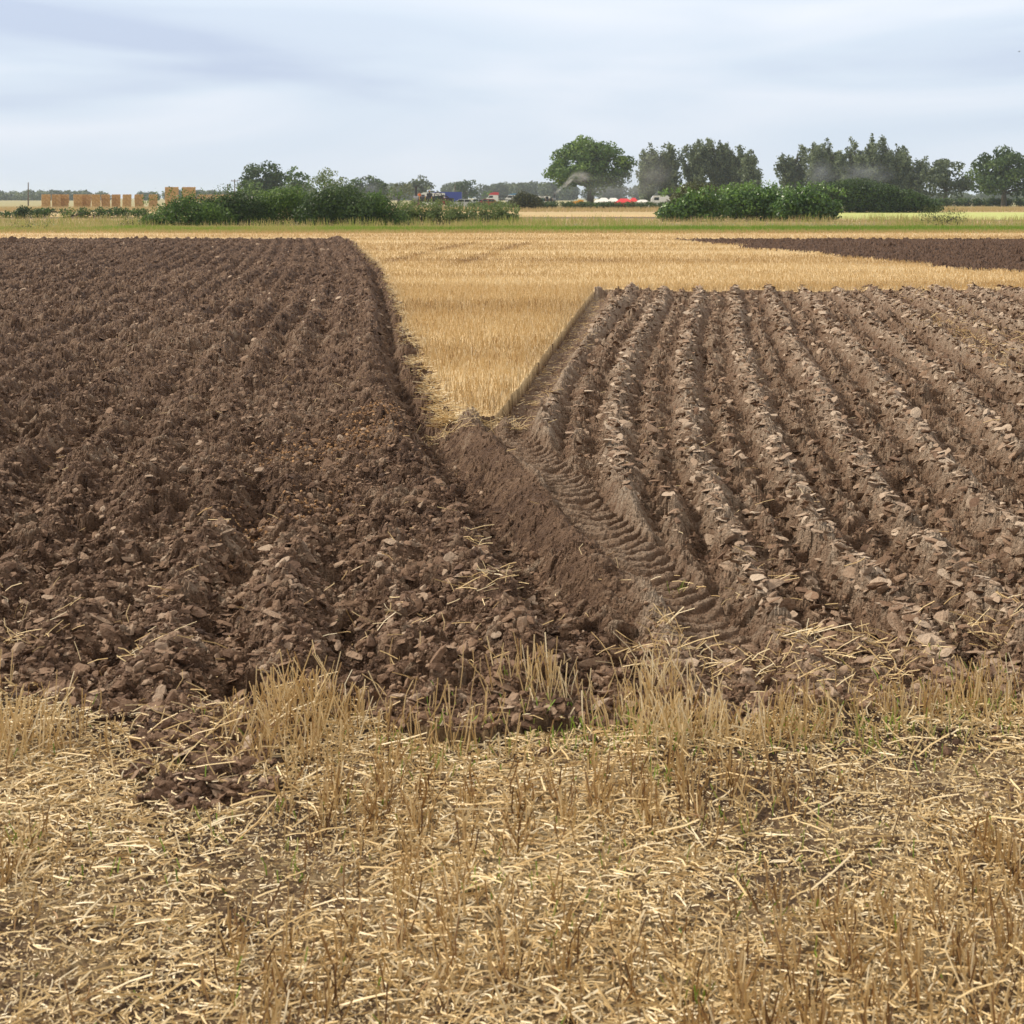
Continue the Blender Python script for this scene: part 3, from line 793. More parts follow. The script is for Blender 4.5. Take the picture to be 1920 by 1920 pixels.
# ------------------------------------------------------------------ foliage
def leaf_quads(C, size, nrm_bias, tone, jitter=.6):
    """C (n,3) centres; nrm_bias (n,3) outward direction; returns quads"""
    n = len(C)
    nr = nrm_bias + rng.normal(0, jitter, (n, 3)); nr /= np.linalg.norm(nr, axis=1)[:, None] + 1e-9
    r = rng.normal(size=(n, 3)); a = np.cross(nr, r); a /= np.linalg.norm(a, axis=1)[:, None] + 1e-9
    b = np.cross(nr, a)
    sa = (size * rng.uniform(.7, 1.3, n))[:, None]; sb = (size * rng.uniform(.4, .8, n))[:, None]
    V = np.stack([C + a * sa, C + b * sb, C - a * sa * .9, C - b * sb], 1)
    Fc = np.arange(n * 4).reshape(n, 4)
    return V.reshape(-1, 3), Fc, np.repeat(np.clip(tone, .01, .99), 4)
def lobes_foliage(lobes, per, size, tone_m=.5, fill=.35):
    out = []
    for (c, r, tn) in lobes:
        c = np.array(c); r = np.array(r)
        n = max(8, int(per * (r[0] * r[2])))
        d = rng.normal(size=(n, 3)); d /= np.linalg.norm(d, axis=1)[:, None]
        rad = np.where(rng.random(n) < fill, rng.random(n) ** .5, rng.uniform(.82, 1.12, n))
        C = c + d * rad[:, None] * r
        out.append(leaf_quads(C, size, d * 1.0, tone_m + tn + rng.normal(0, .13, n)))
    return merge(out)
def limb_mesh(segs):
    out = []
    for (p, q, r0, r1) in segs:
        p = np.array(p, float); q = np.array(q, float); d = q - p; ln = np.linalg.norm(d)
        out.append(tubes(p[None], (d / ln)[None], np.array([ln]), np.array([r0]), np.zeros((1, 3)), np.array([.5]), 7, 2, r1 / r0))
    return merge(out)
def foliage_thing(name, loc, crown, segs, mk, label, cat, group=None, crown_name='crown'):
    e = empty(name, loc)
    tag(e, label, cat, group)
    V, Fc, T = crown
    c = np_mesh(crown_name, V, Fc, M_leaf[mk], T, False, e)
    if segs:
        V, Fc, T = limb_mesh(segs)
        np_mesh('trunk' if cat == 'tree' else 'stems', V, Fc, M_bark, T, True, e)
    return e
def broad_tree(name, x, D, xw, ytop, mk, label, nl=46, leaf=.34, per=60, tone=.5, group=None, low=.16, base=0.0, open_=0.0, flat=1.0):
    X = (x - 960) / F * D; W = xw / F * D / 2; H = EYE - (ytop - 370) / F * D
    lobes = []; segs = []
    zc = H * (.5 + low * .5); rz = H - zc
    trunk_top = H * .45
    segs.append(((0, 0, -.3), (0, 0, trunk_top * .5), W * .085 + .08, W * .06 + .06))
    segs.append(((0, 0, trunk_top * .5), (.05 * W, 0, trunk_top), W * .06 + .06, W * .03 + .04))
    for i in range(nl):
        a = rng.uniform(0, 2 * np.pi); el = math.asin(rng.uniform(-.75, 1)); rr = rng.uniform(.62, .92) if i % 5 else rng.uniform(.1, .5)
        if rng.random() < open_: continue
        sh = 1.0 if el > 0 else 1.05
        p = np.array([math.cos(a) * math.cos(el) * W * rr * sh, math.sin(a) * math.cos(el) * W * rr * sh, zc + math.sin(el) * rz * rr * flat])
        r = rng.uniform(.14, .29) * min(W, rz * 1.1)
        lobes.append((p, (r * 1.2, r * 1.2, r * .75), rng.normal(0, .16)))
        if i % 3 == 0:
            segs.append(((0, 0, trunk_top * rng.uniform(.45, .95)), tuple(p * .9 + np.array([0, 0, -.1])), W * .022 + .03, .03))
    cr = lobes_foliage(lobes, per, leaf, tone)
    return foliage_thing(name, (X, D, base), cr, segs, mk, label, 'tree', group)
def upright_tree(name, x, D, xw, ytop, label, group, nb=46, mk='grey', base=0.0, leaf=.25):
    X = (x - 960) / F * D; W = xw / F * D / 2 * 1.6; H = EYE - (ytop - 370) / F * D
    segs = [((0, 0, -.3), (0, 0, H * .45), .28, .17), ((0, 0, H * .45), (.1, 0, H * .78), .17, .03)]
    C = []; Nn = []; T = []
    nt_ = 6
    tops = [(rng.uniform(-1, 1) * W * .75, rng.uniform(-1, 1) * W * .6, H * (1.0 if k_ == 0 else rng.uniform(.74, .98))) for k_ in range(nt_)]
    for i in range(nb):
        tx, ty, th = tops[i % nt_]
        z0 = th * rng.uniform(.03, .84) ** 1.15
        f_ = z0 / th
        a = rng.uniform(0, 2 * np.pi)
        ax = np.array([tx * f_ ** .7, ty * f_ ** .7, z0])
        wide = W * .66 * (1 - f_) ** .6 * rng.uniform(.3, 1.0) * (.55 + .9 * min(1, f_ * 2.2))
        ln = th * rng.uniform(.10, .22)
        tip = ax + np.array([math.cos(a) * wide, math.sin(a) * wide, ln]); tip[2] = min(tip[2], th)
        if i % 3 == 0: segs.append(((0, 0, max(.5, z0 * .8 - .5)), tuple(tip), .07, .015))
        n = int(18 + 17 * np.linalg.norm(tip - ax))
        t_ = rng.random(n) ** .8
        c = ax + (tip - ax) * t_[:, None]
        off = rng.normal(0, 1, (n, 3)) * (np.array([.40, .40, .5]) * (1.2 - .85 * t_[:, None]))
        C.append(c + off); Nn.append(off + np.array([0, 0, .15])); T.append(np.full(n, rng.normal(.72, .18)) + rng.normal(0, .18, n))
    C = np.concatenate(C); Nn = np.concatenate(Nn); T = np.concatenate(T)
    return foliage_thing(name, (X, D, base), leaf_quads(C, leaf, Nn * .5, T, .7), segs, mk, label, 'tree', group)
def bush(name, x0, x1, D, ytop, mk, label, depth=1.6, leaf=.075, per=620, tone=.5, cat='bush', group=None, lump=.5, sprays=0, taper=(0, 0), edge=.35):
    xc = (x0 + x1) / 2; X = (xc - 960) / F * D; W = (x1 - x0) / F * D / 2; H = EYE - (ytop - 370) / F * D
    lobes = []
    n = max(14, int(W * 13))
    for i in range(n):
        fx = rng.uniform(-1, 1)
        hh = H * (1 - edge * abs(fx) ** 3 * 1.0) * (1 - taper[0] * max(0, -fx) - taper[1] * max(0, fx)) * rng.uniform(.88, 1.0)
        r = rng.uniform(.20, .34) * H * lump * 2
        r = min(r, hh * .5)
        zt = hh - r * .85
        z = zt if i % 2 else rng.uniform(r * .6, max(r * .65, zt))
        lobes.append(((fx * (W - r * .7), rng.uniform(-1, 1) * depth * .6, z), (r * 1.25, r * 1.1, r * .9), rng.normal(0, .12)))
        if i % 3 == 0:
            lobes.append(((fx * (W - r * .7), rng.uniform(-.3, .3) * depth, hh * .42), (r * 1.8, r * 1.5, hh * .42), rng.normal(0, .06)))
    cr = lobes_foliage(lobes, per, leaf, tone, .25)
    if sprays:
        m_ = sprays; fx = rng.uniform(-1, 1, m_) * W * .95; Cs = []
        ln = rng.uniform(.2, .6, m_)
        for k in range(7):
            t_ = k / 6
            hh = H * (1 - edge * np.abs(fx / W) ** 3) * .95
            Cs.append(np.stack([fx + rng.normal(0, .03, m_) + t_ * .1, rng.normal(0, depth * .3, m_), hh + t_ * ln], -1))
        Cs = np.concatenate(Cs); cr = merge([cr, leaf_quads(Cs, leaf * .8, rng.normal(size=Cs.shape), np.full(len(Cs), tone + .15))])
    segs = [((rng.uniform(-W * .7, W * .7), rng.uniform(-.4, .4), -.1), (rng.uniform(-W * .8, W * .8), 0, H * .7), .03, .01) for _ in range(int(6 + W * 2))]
    return foliage_thing(name, (X, D, 0), cr, segs, mk, label, cat, group, 'foliage')

# far woodland reading as one mass
def woodland(name, specs, D, label):
    out = []
    for (x0, x1, yt0, yt1) in specs:
        Xa = (x0 - 960) / F * D; Xb = (x1 - 960) / F * D
        n = int((Xb - Xa) / 3.2)
        lob = []
        for i in range(n):
            f = rng.random(); xx = Xa + (Xb - Xa) * f
            H = EYE - ((yt0 + (yt1 - yt0) * f) - 370) / F * D
            H *= rng.uniform(.80, 1.02)
            r = rng.uniform(2.5, 4.6)
            dy = rng.uniform(-25, 25)
            lob.append(((xx, D + dy, H - r), (r * 1.1, r, r), rng.normal(0, .14)))
            lob.append(((xx + rng.normal(0, 2), D + dy - 3, H * .45), (r * 1.3, r, H * .45), rng.normal(-.05, .14)))
        out.append(lobes_foliage(lob, 16, .80, .45, .1))
    V, Fc, T = merge(out)
    o = np_mesh(name, V, Fc, M_leaf['grey'], T)
    o['kind'] = 'stuff'; o['label'] = label; o['category'] = 'woodland'
woodland('woodland', [(-400, 180, 362, 357), (60, 150, 357, 357), (160, 215, 364, 370), (265, 310, 362, 354), (300, 480, 353, 360), (480, 1060, 344, 340), (1000, 1500, 342, 352), (1420, 2300, 362, 356)], 850,
         'long blue grey belt of far woodland along the horizon')

broad_tree('oak_tree', 1107, 278, 156, 259, 'green', 'largest broad round crowned oak tree right of centre with smoke at its foot', nl=120, leaf=.30, per=78, low=.10, tone=.56)
Lp = ['first slender grey green tree beside the big oak', 'second slender grey green tree from the big oak in the middle clump', 'third narrow tall tree from the big oak, pointed top',
      'fourth slender tree from the big oak, tallest of its clump', 'fifth slender tree from the oak in the middle clump', 'outermost low tree at the right end of the middle clump']
for (x, w_, yt), lb in zip([(1212, 40, 268), (1256, 54, 261), (1303, 44, 255), (1347, 52, 254), (1385, 56, 260), (1412, 44, 282)], Lp):
    upright_tree('poplar_tree', x, rng.uniform(296, 312), w_, yt, lb, 'slender trees in the middle clump', nb=185 + int(w_ * .6))
Lq = ['outermost tree at the left end of the right hand clump', 'second slender tree from the left in the right hand clump', 'third slender tree of the right hand clump above the faint smoke',
      'fourth slender tree from the left in the right hand clump', 'fifth and tallest slender tree of the right hand clump', 'sixth slender tree of the right hand clump', 'low tree at the right end of the right hand clump']
for (x, w_, yt), lb in zip([(1486, 46, 272), (1524, 44, 262), (1562, 46, 257), (1600, 46, 258), (1640, 50, 251), (1680, 54, 257), (1712, 44, 285)], Lq):
    upright_tree('poplar_tree', x, rng.uniform(300, 318), w_, yt, lb, 'slender trees in the right hand clump', nb=185 + int(w_ * .6))
broad_tree('broadleaf_tree', 1772, 300, 100, 296, 'grey', 'mid height rounded tree between the right hand clump and the edge tree', nl=60, leaf=.32, per=60, low=.05)
broad_tree('broadleaf_tree', 1882, 280, 122, 277, 'dark', 'large rounded dark tree at the right edge of the picture', nl=80, leaf=.32, per=64, low=.05, tone=.6)
broad_tree('broadleaf_tree', 1975, 300, 100, 300, 'dark', 'tree cut off by the right edge of the picture', nl=40, leaf=.4, per=40, low=.05)
broad_tree('broadleaf_tree', 494, 270, 88, 304, 'dark', 'tall dark round crowned tree rising behind the left hedge', nl=70, leaf=.28, per=75, low=.05, tone=.42)
broad_tree('broadleaf_tree', 555, 280, 58, 311, 'green', 'middle green tree between the dark tree and the pale open tree', nl=46, leaf=.28, per=60, low=.0, tone=.5)
broad_tree('broadleaf_tree', 612, 290, 80, 315, 'pale', 'pale green open crowned tree with sky showing through', nl=46, leaf=.24, per=48, low=.05, open_=.2)
broad_tree('broadleaf_tree', 645, 300, 44, 332, 'pale', 'small yellow green tree right of the pale open tree', nl=26, leaf=.26, per=50, low=.0)
broad_tree('broadleaf_tree', 690, 330, 68, 326, 'dark', 'dark rounded tree left of the tall black chimney', nl=50, leaf=.32, per=55, low=.0, tone=.42)
broad_tree('broadleaf_tree', 748, 420, 70, 342, 'olive', 'olive tree behind the steam engine chimney', nl=34, leaf=.42, per=30, low=.0, tone=.6)
broad_tree('broadleaf_tree', 792, 450, 52, 331, 'grey', 'domed grey green tree above the steam engine', nl=40, leaf=.42, per=30, low=.0, tone=.4)
broad_tree('broadleaf_tree', 872, 520, 54, 335, 'dark', 'dark spreading tree behind the blue van', nl=44, leaf=.5, per=24, low=-.05, tone=.4)
broad_tree('broadleaf_tree', 915, 560, 34, 356, 'green', 'low pale green tree left of the red lorry', nl=20, leaf=.5, per=20, low=0, tone=.6)
broad_tree('broadleaf_tree', 470, 255, 50, 335, 'green', 'low bright tree at the foot of the tall dark tree', nl=30, leaf=.28, per=55, low=0, tone=.6)

# near hedge, left
bush('hedge_bush', 262, 425, 88, 366, 'green', 'leftmost low bush of the big left hedge', taper=(.55, 0), group='bushes of the left hedge', sprays=40, tone=.45, depth=2)
bush('hedge_bush', 380, 500, 90, 358, 'dark', 'second bush of the left hedge with thin shoots above it', group='bushes of the left hedge', sprays=60, tone=.5, depth=2)
bush('hedge_bush', 470, 610, 92, 348, 'green', 'bright domed bush in the middle of the left hedge', group='bushes of the left hedge', tone=.62, depth=2)
bush('hedge_bush', 575, 690, 89, 346, 'dark', 'tall dark bush of the left hedge under the pale trees', group='bushes of the left hedge', tone=.5, depth=2, leaf=.085, sprays=25)
bush('hedge_bush', 660, 762, 90, 361, 'green', 'bush at the right end of the left hedge left of the engine', group='bushes of the left hedge', taper=(0, .35), tone=.5, depth=2, sprays=20)
bush('weed_patch', 735, 870, 95, 388, 'pale', 'tall olive weeds below the steam engine', depth=2, leaf=.09, per=700, cat='weeds', tone=.55, sprays=160, edge=.2, group='weed patches')
bush('weed_patch', 855, 975, 96, 392, 'pale', 'tall green weeds right of the steam engine below the red lorry', depth=2, leaf=.09, per=650, cat='weeds', tone=.6, sprays=140, edge=.3, group='weed patches')
# near hedge, right
bush('hedge_bush', 1232, 1370, 108, 356, 'glossy', 'left third of the glossy leaved right hedge', taper=(.45, 0), leaf=.12, per=300, tone=.52, depth=2, group='bushes of the right hedge', sprays=30, lump=.42, edge=.25)
bush('hedge_bush', 1340, 1480, 110, 350, 'glossy', 'middle of the glossy leaved right hedge', leaf=.12, per=300, tone=.52, depth=2, group='bushes of the right hedge', sprays=50, lump=.42, edge=.2)
bush('hedge_bush', 1450, 1588, 108, 351, 'glossy', 'right third of the glossy leaved right hedge', taper=(0, .3), leaf=.12, per=300, tone=.5, depth=2, group='bushes of the right hedge', sprays=40, lump=.42, edge=.3)
bush('bush', 1262, 1355, 140, 338, 'olive', 'olive domed bush just behind the left part of the right hedge', tone=.45, leaf=.11, per=300, depth=2)
bush('bush', 1350, 1435, 142, 341, 'green', 'darker domed bush behind the middle of the right hedge', tone=.5, leaf=.11, per=300, depth=2)
bush('hedge', 1490, 1760, 172, 333, 'dark', 'long dark trimmed hedge sloping down to the right behind the glossy hedge', tone=.5, leaf=.14, per=190, depth=2.5, cat='hedge', taper=(.12, .5), lump=.45, edge=.25)
bush('hedge', 1700, 1930, 285, 371, 'dark', 'low far hedge with reddish tint below the right edge trees', tone=.62, leaf=.2, per=110, depth=2, cat='hedge', lump=.5, edge=0)
bush('hedge', 880, 1130, 214, 377, 'dark', 'low dark hedge in front of the lorries and small engine', tone=.55, leaf=.14, per=170, depth=1.5, cat='hedge', lump=.6, edge=.1)
bush('hedge', 1110, 1260, 216, 377, 'dark', 'low dark hedge in front of the white tents', tone=.6, leaf=.14, per=170, depth=1.5, cat='hedge', lump=.6, edge=.1)
bush('bush', 961, 1011, 205, 358, 'olive', 'single round bush between the blue cab and the small engine', tone=.3, leaf=.14, per=230, depth=1.2)
bush('hedge', 50, 275, 125, 388, 'green', 'low hedge in front of the stacked bales at far left', tone=.4, leaf=.09, per=330, depth=1.2, cat='hedge', lump=.6, edge=.1)
bush('bush', 30, 58, 122, 384, 'dark', 'small dark round bush at the left end of the low hedge', tone=.4, leaf=.09, per=380, depth=.8)
bush('hedge', -60, 60, 128, 394, 'green', 'thin low hedge at the left edge', tone=.4, leaf=.09, per=250, depth=1, cat='hedge', lump=.6, edge=.1)
bush('weed_patch', 20, 95, 82, 424, 'olive', 'dark green weed clump on the verge at far left', depth=1, leaf=.05, per=600, cat='weeds', tone=.5, group='weed patches', sprays=20)
bush('weed_patch', 1718, 1815, 92, 398, 'olive', 'straggly brown green weeds on the verge at right', depth=1, leaf=.05, per=330, cat='weeds', tone=.7, group='weed patches', sprays=60, edge=.5)
bush('weed_patch', 225, 275, 88, 415, 'olive', 'pale low weeds at the left foot of the left hedge', depth=1, leaf=.05, per=500, cat='weeds', tone=.7, group='weed patches', sprays=30)

# ------------------------------------------------------------------ hard objects
import bmesh
class MB:
    def __init__(s): s.bm = bmesh.new()
    def box(s, x0, x1, y0, y1, z0, z1, bev=0.0):
        r = bmesh.ops.create_cube(s.bm, size=1)
        for v in r['verts']:
            v.co = Vector((x0 + (v.co.x + .5) * (x1 - x0), y0 + (v.co.y + .5) * (y1 - y0), z0 + (v.co.z + .5) * (z1 - z0)))
        if bev:
            es = list({e for v in r['verts'] for e in v.link_edges})
            bmesh.ops.bevel(s.bm, geom=es, offset=bev, segments=2, affect='EDGES')
        return s
    def cyl(s, c, axis, r, h, r2=None, seg=16):
        q = Vector(axis).to_track_quat('Z', 'Y').to_matrix().to_4x4()
        bmesh.ops.create_cone(s.bm, cap_ends=True, segments=seg, radius1=r, radius2=r if r2 is None else r2, depth=h, matrix=Matrix.Translation(c) @ q)
        return s
    def ring(s, c, r, tube, axis='y', seg=24, w=None):
        w = w or tube
        ring = []
        for i in range(seg):
            a = 2 * math.pi * i / seg; ca, sa = math.cos(a), math.sin(a)
            quad = []
            for (dr, dw) in ((-tube, -w), (tube, -w), (tube, w), (-tube, w)):
                rr = r + dr
                quad.append(s.bm.verts.new((c[0] + ca * rr, c[1] + dw, c[2] + sa * rr)))
            ring.append(quad)
        for i in range(seg):
            p, q = ring[i], ring[(i + 1) % seg]
            for k in range(4):
                s.bm.faces.new((p[k], p[(k + 1) % 4], q[(k + 1) % 4], q[k]))
        return s
    def prism(s, pts, y0, y1):
        a = [s.bm.verts.new((x, y0, z)) for x, z in pts]; b = [s.bm.verts.new((x, y1, z)) for x, z in pts]
        s.bm.faces.new(a); s.bm.faces.new(b[::-1]); n = len(pts)
        for i in range(n): s.bm.faces.new((a[i], b[i], b[(i + 1) % n], a[(i + 1) % n]))
        return s
    def bar(s, p, q, r, seg=8):
        p = Vector(p); q = Vector(q); d = q - p
        return s.cyl((p + q) / 2, d, r, d.length, seg=seg)
    def build(s, name, m, parent=None):
        bmesh.ops.recalc_face_normals(s.bm, faces=s.bm.faces)
        me = bpy.data.meshes.new(name); s.bm.to_mesh(me); s.bm.free()
        me.materials.append(m); o = bpy.data.objects.new(name, me); COL.objects.link(o)
        if parent: o.parent = parent
        return o
K = {'black': plain('black_paint', (0.018, 0.018, 0.02), .35), 'white': plain('white_paint', (0.8, 0.8, 0.78), .35, var=.05), 'red': plain('red_paint', (0.62, 0.03, 0.035), .4),
     'blue': plain('blue_paint', (0.03, 0.06, 0.36), .4), 'cyan': plain('light_blue_paint', (0.10, 0.27, 0.48), .4), 'glass': plain('dark_glass', (0.03, 0.04, 0.045), .08), 'rubber': plain('rubber', (0.02, 0.02, 0.02), .8),
     'brass': plain('brass', (0.75, 0.42, 0.12), .3, .9), 'yellow': plain('yellow_paint', (0.80, 0.36, 0.02), .4), 'green': plain('green_paint', (0.02, 0.12, 0.07), .4), 'grey': plain('grey_metal', (0.25, 0.26, 0.27), .5),
     'pink': plain('primer_red', (0.35, 0.05, 0.04), .5), 'wood': plain('weathered_wood', (0.16, 0.12, 0.09), .85), 'canvas': plain('white_canvas', (0.78, 0.77, 0.72), .8, var=.06), 'redcan': plain('red_canvas', (0.65, 0.03, 0.04), .8),
     'skin': plain('skin', (0.45, 0.26, 0.18), .6), 'orange': plain('orange_cloth', (0.80, 0.20, 0.03), .8), 'cloth': plain('dark_red_cloth', (0.16, 0.02, 0.03), .85), 'silver': plain('silver_paint', (0.5, 0.55, 0.55), .3, .3),
     'stone': plain('tower_concrete', (0.16, 0.18, 0.20), .9), 'hair': plain('brown_hair', (0.05, 0.03, 0.02), .8)}
def wx_(x, D): return (x - 960) / F * D

# straw bale stacks
M_bale = mat('bale_straw', [(0.0, (0.30, 0.16, 0.06)), (0.5, (0.50, 0.30, 0.125)), (1.0, (0.64, 0.42, 0.20))], attr='tone', nscale=2.2, namt=.25, rough=.9)
def bale_mesh(L_, W_, H_):
    bm = bmesh.new(); bmesh.ops.create_cube(bm, size=1)
    bmesh.ops.subdivide_edges(bm, edges=bm.edges[:], cuts=7, use_grid_fill=True)
    v = np.array([p.co[:] for p in bm.verts]); f = np.array([[q.index for q in fa.verts] for fa in bm.faces]); bm.free()
    v *= (L_, W_, H_)
    v += rng.normal(0, .018, v.shape)
    for k in (-.3, -.1, .1, .3):       # baler twine pulls grooves in
        g_ = np.exp(-((v[:, 0] - k * W_ * 1.6) / .05) ** 2)[:, None]; v[:, 1:] *= 1 - .05 * g_
    v[:, 2] += H_ / 2
    me_o = np_mesh('straw_bale', v, f, M_bale, rng.uniform(.2, .8, len(v)))
    COL.objects.unlink(me_o)
    return me_o.data, me_o
bale_me, _ = bale_mesh(1.30, 1.25, .72)
me2, _o2 = bale_mesh(2.2, 1.4, .85)
posn = ['leftmost', 'second', 'third', 'fourth', 'fifth', 'sixth', 'seventh', 'eighth', 'ninth', 'tenth', 'eleventh']
hgt_n = ['bottom', 'middle', 'top']
for i, x in enumerate([86, 105.5, 121, 129, 146, 162, 180, 198, 218, 238, 261, 287]):
    if i == 3: continue
    j = i if i < 3 else i - 1
    D_ = 255 + (i % 3) * 1.5
    for lv in range(3):
        o = bpy.data.objects.new('straw_bale', bale_me); COL.objects.link(o)
        o.location = (wx_(x, D_) + rng.uniform(-.05, .05), D_ + rng.uniform(-.1, .1), lv * .725); o.rotation_euler = (0, 0, .31 - i * .007 + rng.uniform(-.02, .02)); o.scale = (1.07, .9, 1)
        tag(o, f'square straw bale, {hgt_n[lv]} of the {posn[j]} stack from the left in the low row', 'straw bale', 'bales in the low row of stacks')
for i, (x, nm) in enumerate([(322, 'left'), (354, 'right')]):
    D_ = 262 + i
    for lv in range(4):
        o = bpy.data.objects.new('straw_bale', me2); COL.objects.link(o)
        o.location = (wx_(x, D_), D_, lv * .86); o.rotation_euler = (0, 0, .22 + rng.uniform(-.02, .02))
        tag(o, f'large straw bale, {["lowest", "second from bottom", "second from top", "topmost"][lv]} of the {nm} tall stack above the left hedge', 'straw bale', 'bales in the two tall stacks')
for k in range(5):
    o = bpy.data.objects.new('straw_bale', me2); COL.objects.link(o)
    o.location = (wx_(378 + k * 17, 400), 400, 0); o.scale = (1.02, 1, 2.75)
    tag(o, f'{["leftmost", "second", "third", "fourth", "rightmost"][k]} tall bale of the long low straw wall seen over the left hedge', 'straw bale', 'bales in the long straw wall')

# poles
def pole(x, D, ytop, label, arm=False, r=.14):
    H = EYE - (ytop - 370) / F * D
    e = empty('utility_pole', (wx_(x, D), D, 0)); tag(e, label, 'pole', 'utility poles')
    MB().cyl((0, 0, H / 2), (0, 0, 1), r, H, r * .65, 10).build('post', K['wood'], e)
    if arm:
        MB().box(-.75, .75, -.08, .08, H - .45, H - .3).build('crossarm', K['wood'], e)
        for sx in (-.65, 0, .65): MB().cyl((sx, 0, H - .2), (0, 0, 1), .06, .2, seg=8).build('insulator', K['grey'], e)
pole(53, 300, 342, 'bare wooden pole left of the bale stacks')
pole(427, 320, 345, 'shorter pole of the two left of the dark tree', r=.16)
pole(440, 330, 336, 'taller pole with crossarm beside the dark tree', True)
pole(853, 300, 346, 'slim pole right of the blue van', r=.12)

# water tower on the horizon
e = empty('water_tower', (wx_(1452, 760), 760, 0)); tag(e, 'grey flat topped tower on the horizon between the two clumps of slender trees', 'tower')
MB().cyl((0, 0, 3.3), (0, 0, 1), 1.5, 6.6, 1.3).build('shaft', K['stone'], e)
MB().cyl((0, 0, 7.2), (0, 0, 1), 1.7, 1.6, 1.7).build('tank', K['stone'], e)
MB().cyl((0, 0, 8.1), (0, 0, 1), 1.0, .35, .8).build('roof', K['stone'], e)

def spoked_wheel(parent, x, y, r, wdt, rimmat, spoke_n=10):
    o = MB().ring((x, y, r), r - .05, .05, w=wdt / 2).build('wheel', rimmat, parent)
    s = MB().cyl((x, y, r), (0, 1, 0), r * .14, wdt * 1.1)
    for k in range(spoke_n):
        a = 2 * math.pi * k / spoke_n
        s.bar((x, y, r), (x + math.cos(a) * (r - .06), y, r + math.sin(a) * (r - .06)), .025, 6)
    s.build('spokes', K['pink'], o)
def traction_engine(name, x, D, label, scale=1.0, canopy=False):
    e = empty(name, (wx_(x, D), D, 0)); tag(e, label, 'steam engine', 'traction engines')
    e.scale = (scale,) * 3
    b = MB().cyl((-.9, 0, 1.45), (1, 0, 0), .42, 2.6, seg=24); b.build('boiler', K['black'], e)
    MB().cyl((-2.45, 0, 1.45), (1, 0, 0), .48, .75, seg=24).cyl((-2.85, 0, 1.45), (1, 0, 0), .4, .06, .36, 24).build('smokebox', K['grey'], e)
    c = MB().cyl((-2.45, 0, 2.5), (0, 0, 1), .16, 1.5, .19).cyl((-2.45, 0, 1.95), (0, 0, 1), .26, .2, .18).build('chimney', K['black'], e)
    MB().cyl((-2.45, 0, 3.2), (0, 0, 1), .22, .12, .26).build('chimney_cap', K['black'], c)
    for bx in (-1.95, -1.1, -.2): MB().cyl((bx, 0, 1.45), (1, 0, 0), .435, .07, seg=24).build('boiler_band', K['brass'], e)
    MB().box(-.9, -.1, -.3, .3, 1.85, 2.3, .06).cyl((-.5, 0, 2.35), (0, 0, 1), .14, .35, .08).build('cylinder_block', K['black'], e)
    MB().cyl((-.5, 0, 2.6), (0, 0, 1), .07, .2, .09).build('safety_valve', K['brass'], e)
    MB().box(.35, 1.5, -.5, .5, .75, 1.9, .05).build('firebox', K['green'], e)
    fw = MB().ring((.75, -.72, 1.9), .55, .05, w=.08)
    for k in range(6):
        a = math.pi * k / 3; fw.bar((.75, -.72, 1.9), (.75 + math.cos(a) * .55, -.72, 1.9 + math.sin(a) * .55), .03, 6)
    fw.build('flywheel', K['black'], e)
    MB().box(1.5, 3.0, -.6, .6, .7, 1.6, .05).build('tender', K['black'], e)
    MB().bar((.3, -.1, 2.1), (1.6, -.3, 2.0), .03).ring((1.7, -.3, 2.0), .2, .02, w=.02).build('steering_wheel', K['black'], e)
    MB().bar((-2.3, -.6, .65), (-2.3, .6, .65), .07).box(-2.5, -2.1, -.15, .15, .6, 1.1).build('axle', K['black'], e)
    for s in (-.75, .75):
        spoked_wheel(e, -2.1, s, .62, .2, K['rubber'], 8)
        spoked_wheel(e, 1.5, s * 1.25, 1.0, .45, K['rubber'], 12)
    if canopy:
        pts = [(-1.6 + 4.4 * k / 10, 2.55 + .22 * math.sin(math.pi * k / 10)) for k in range(11)]
        MB().prism(pts + [(p[0], p[1] - .05) for p in pts[::-1]], -.9, .9).build('canopy', K['grey'], e)
        for px_ in (-1.4, 2.6):
            for s in (-.8, .8): MB().bar((px_, s, 1.2), (px_, s, 2.6), .03).build('canopy_post', K['black'], e)
    return e
traction_engine('traction_engine', 812, 222, 'black steam engine with tall chimney and dark wheels above the weeds', 1.0)
ce = traction_engine('traction_engine', 1022, 330, 'small dark steam engine with low canopy and smoking chimney right of the round bush', .80, True)
ce.rotation_euler = (0, 0, math.pi)

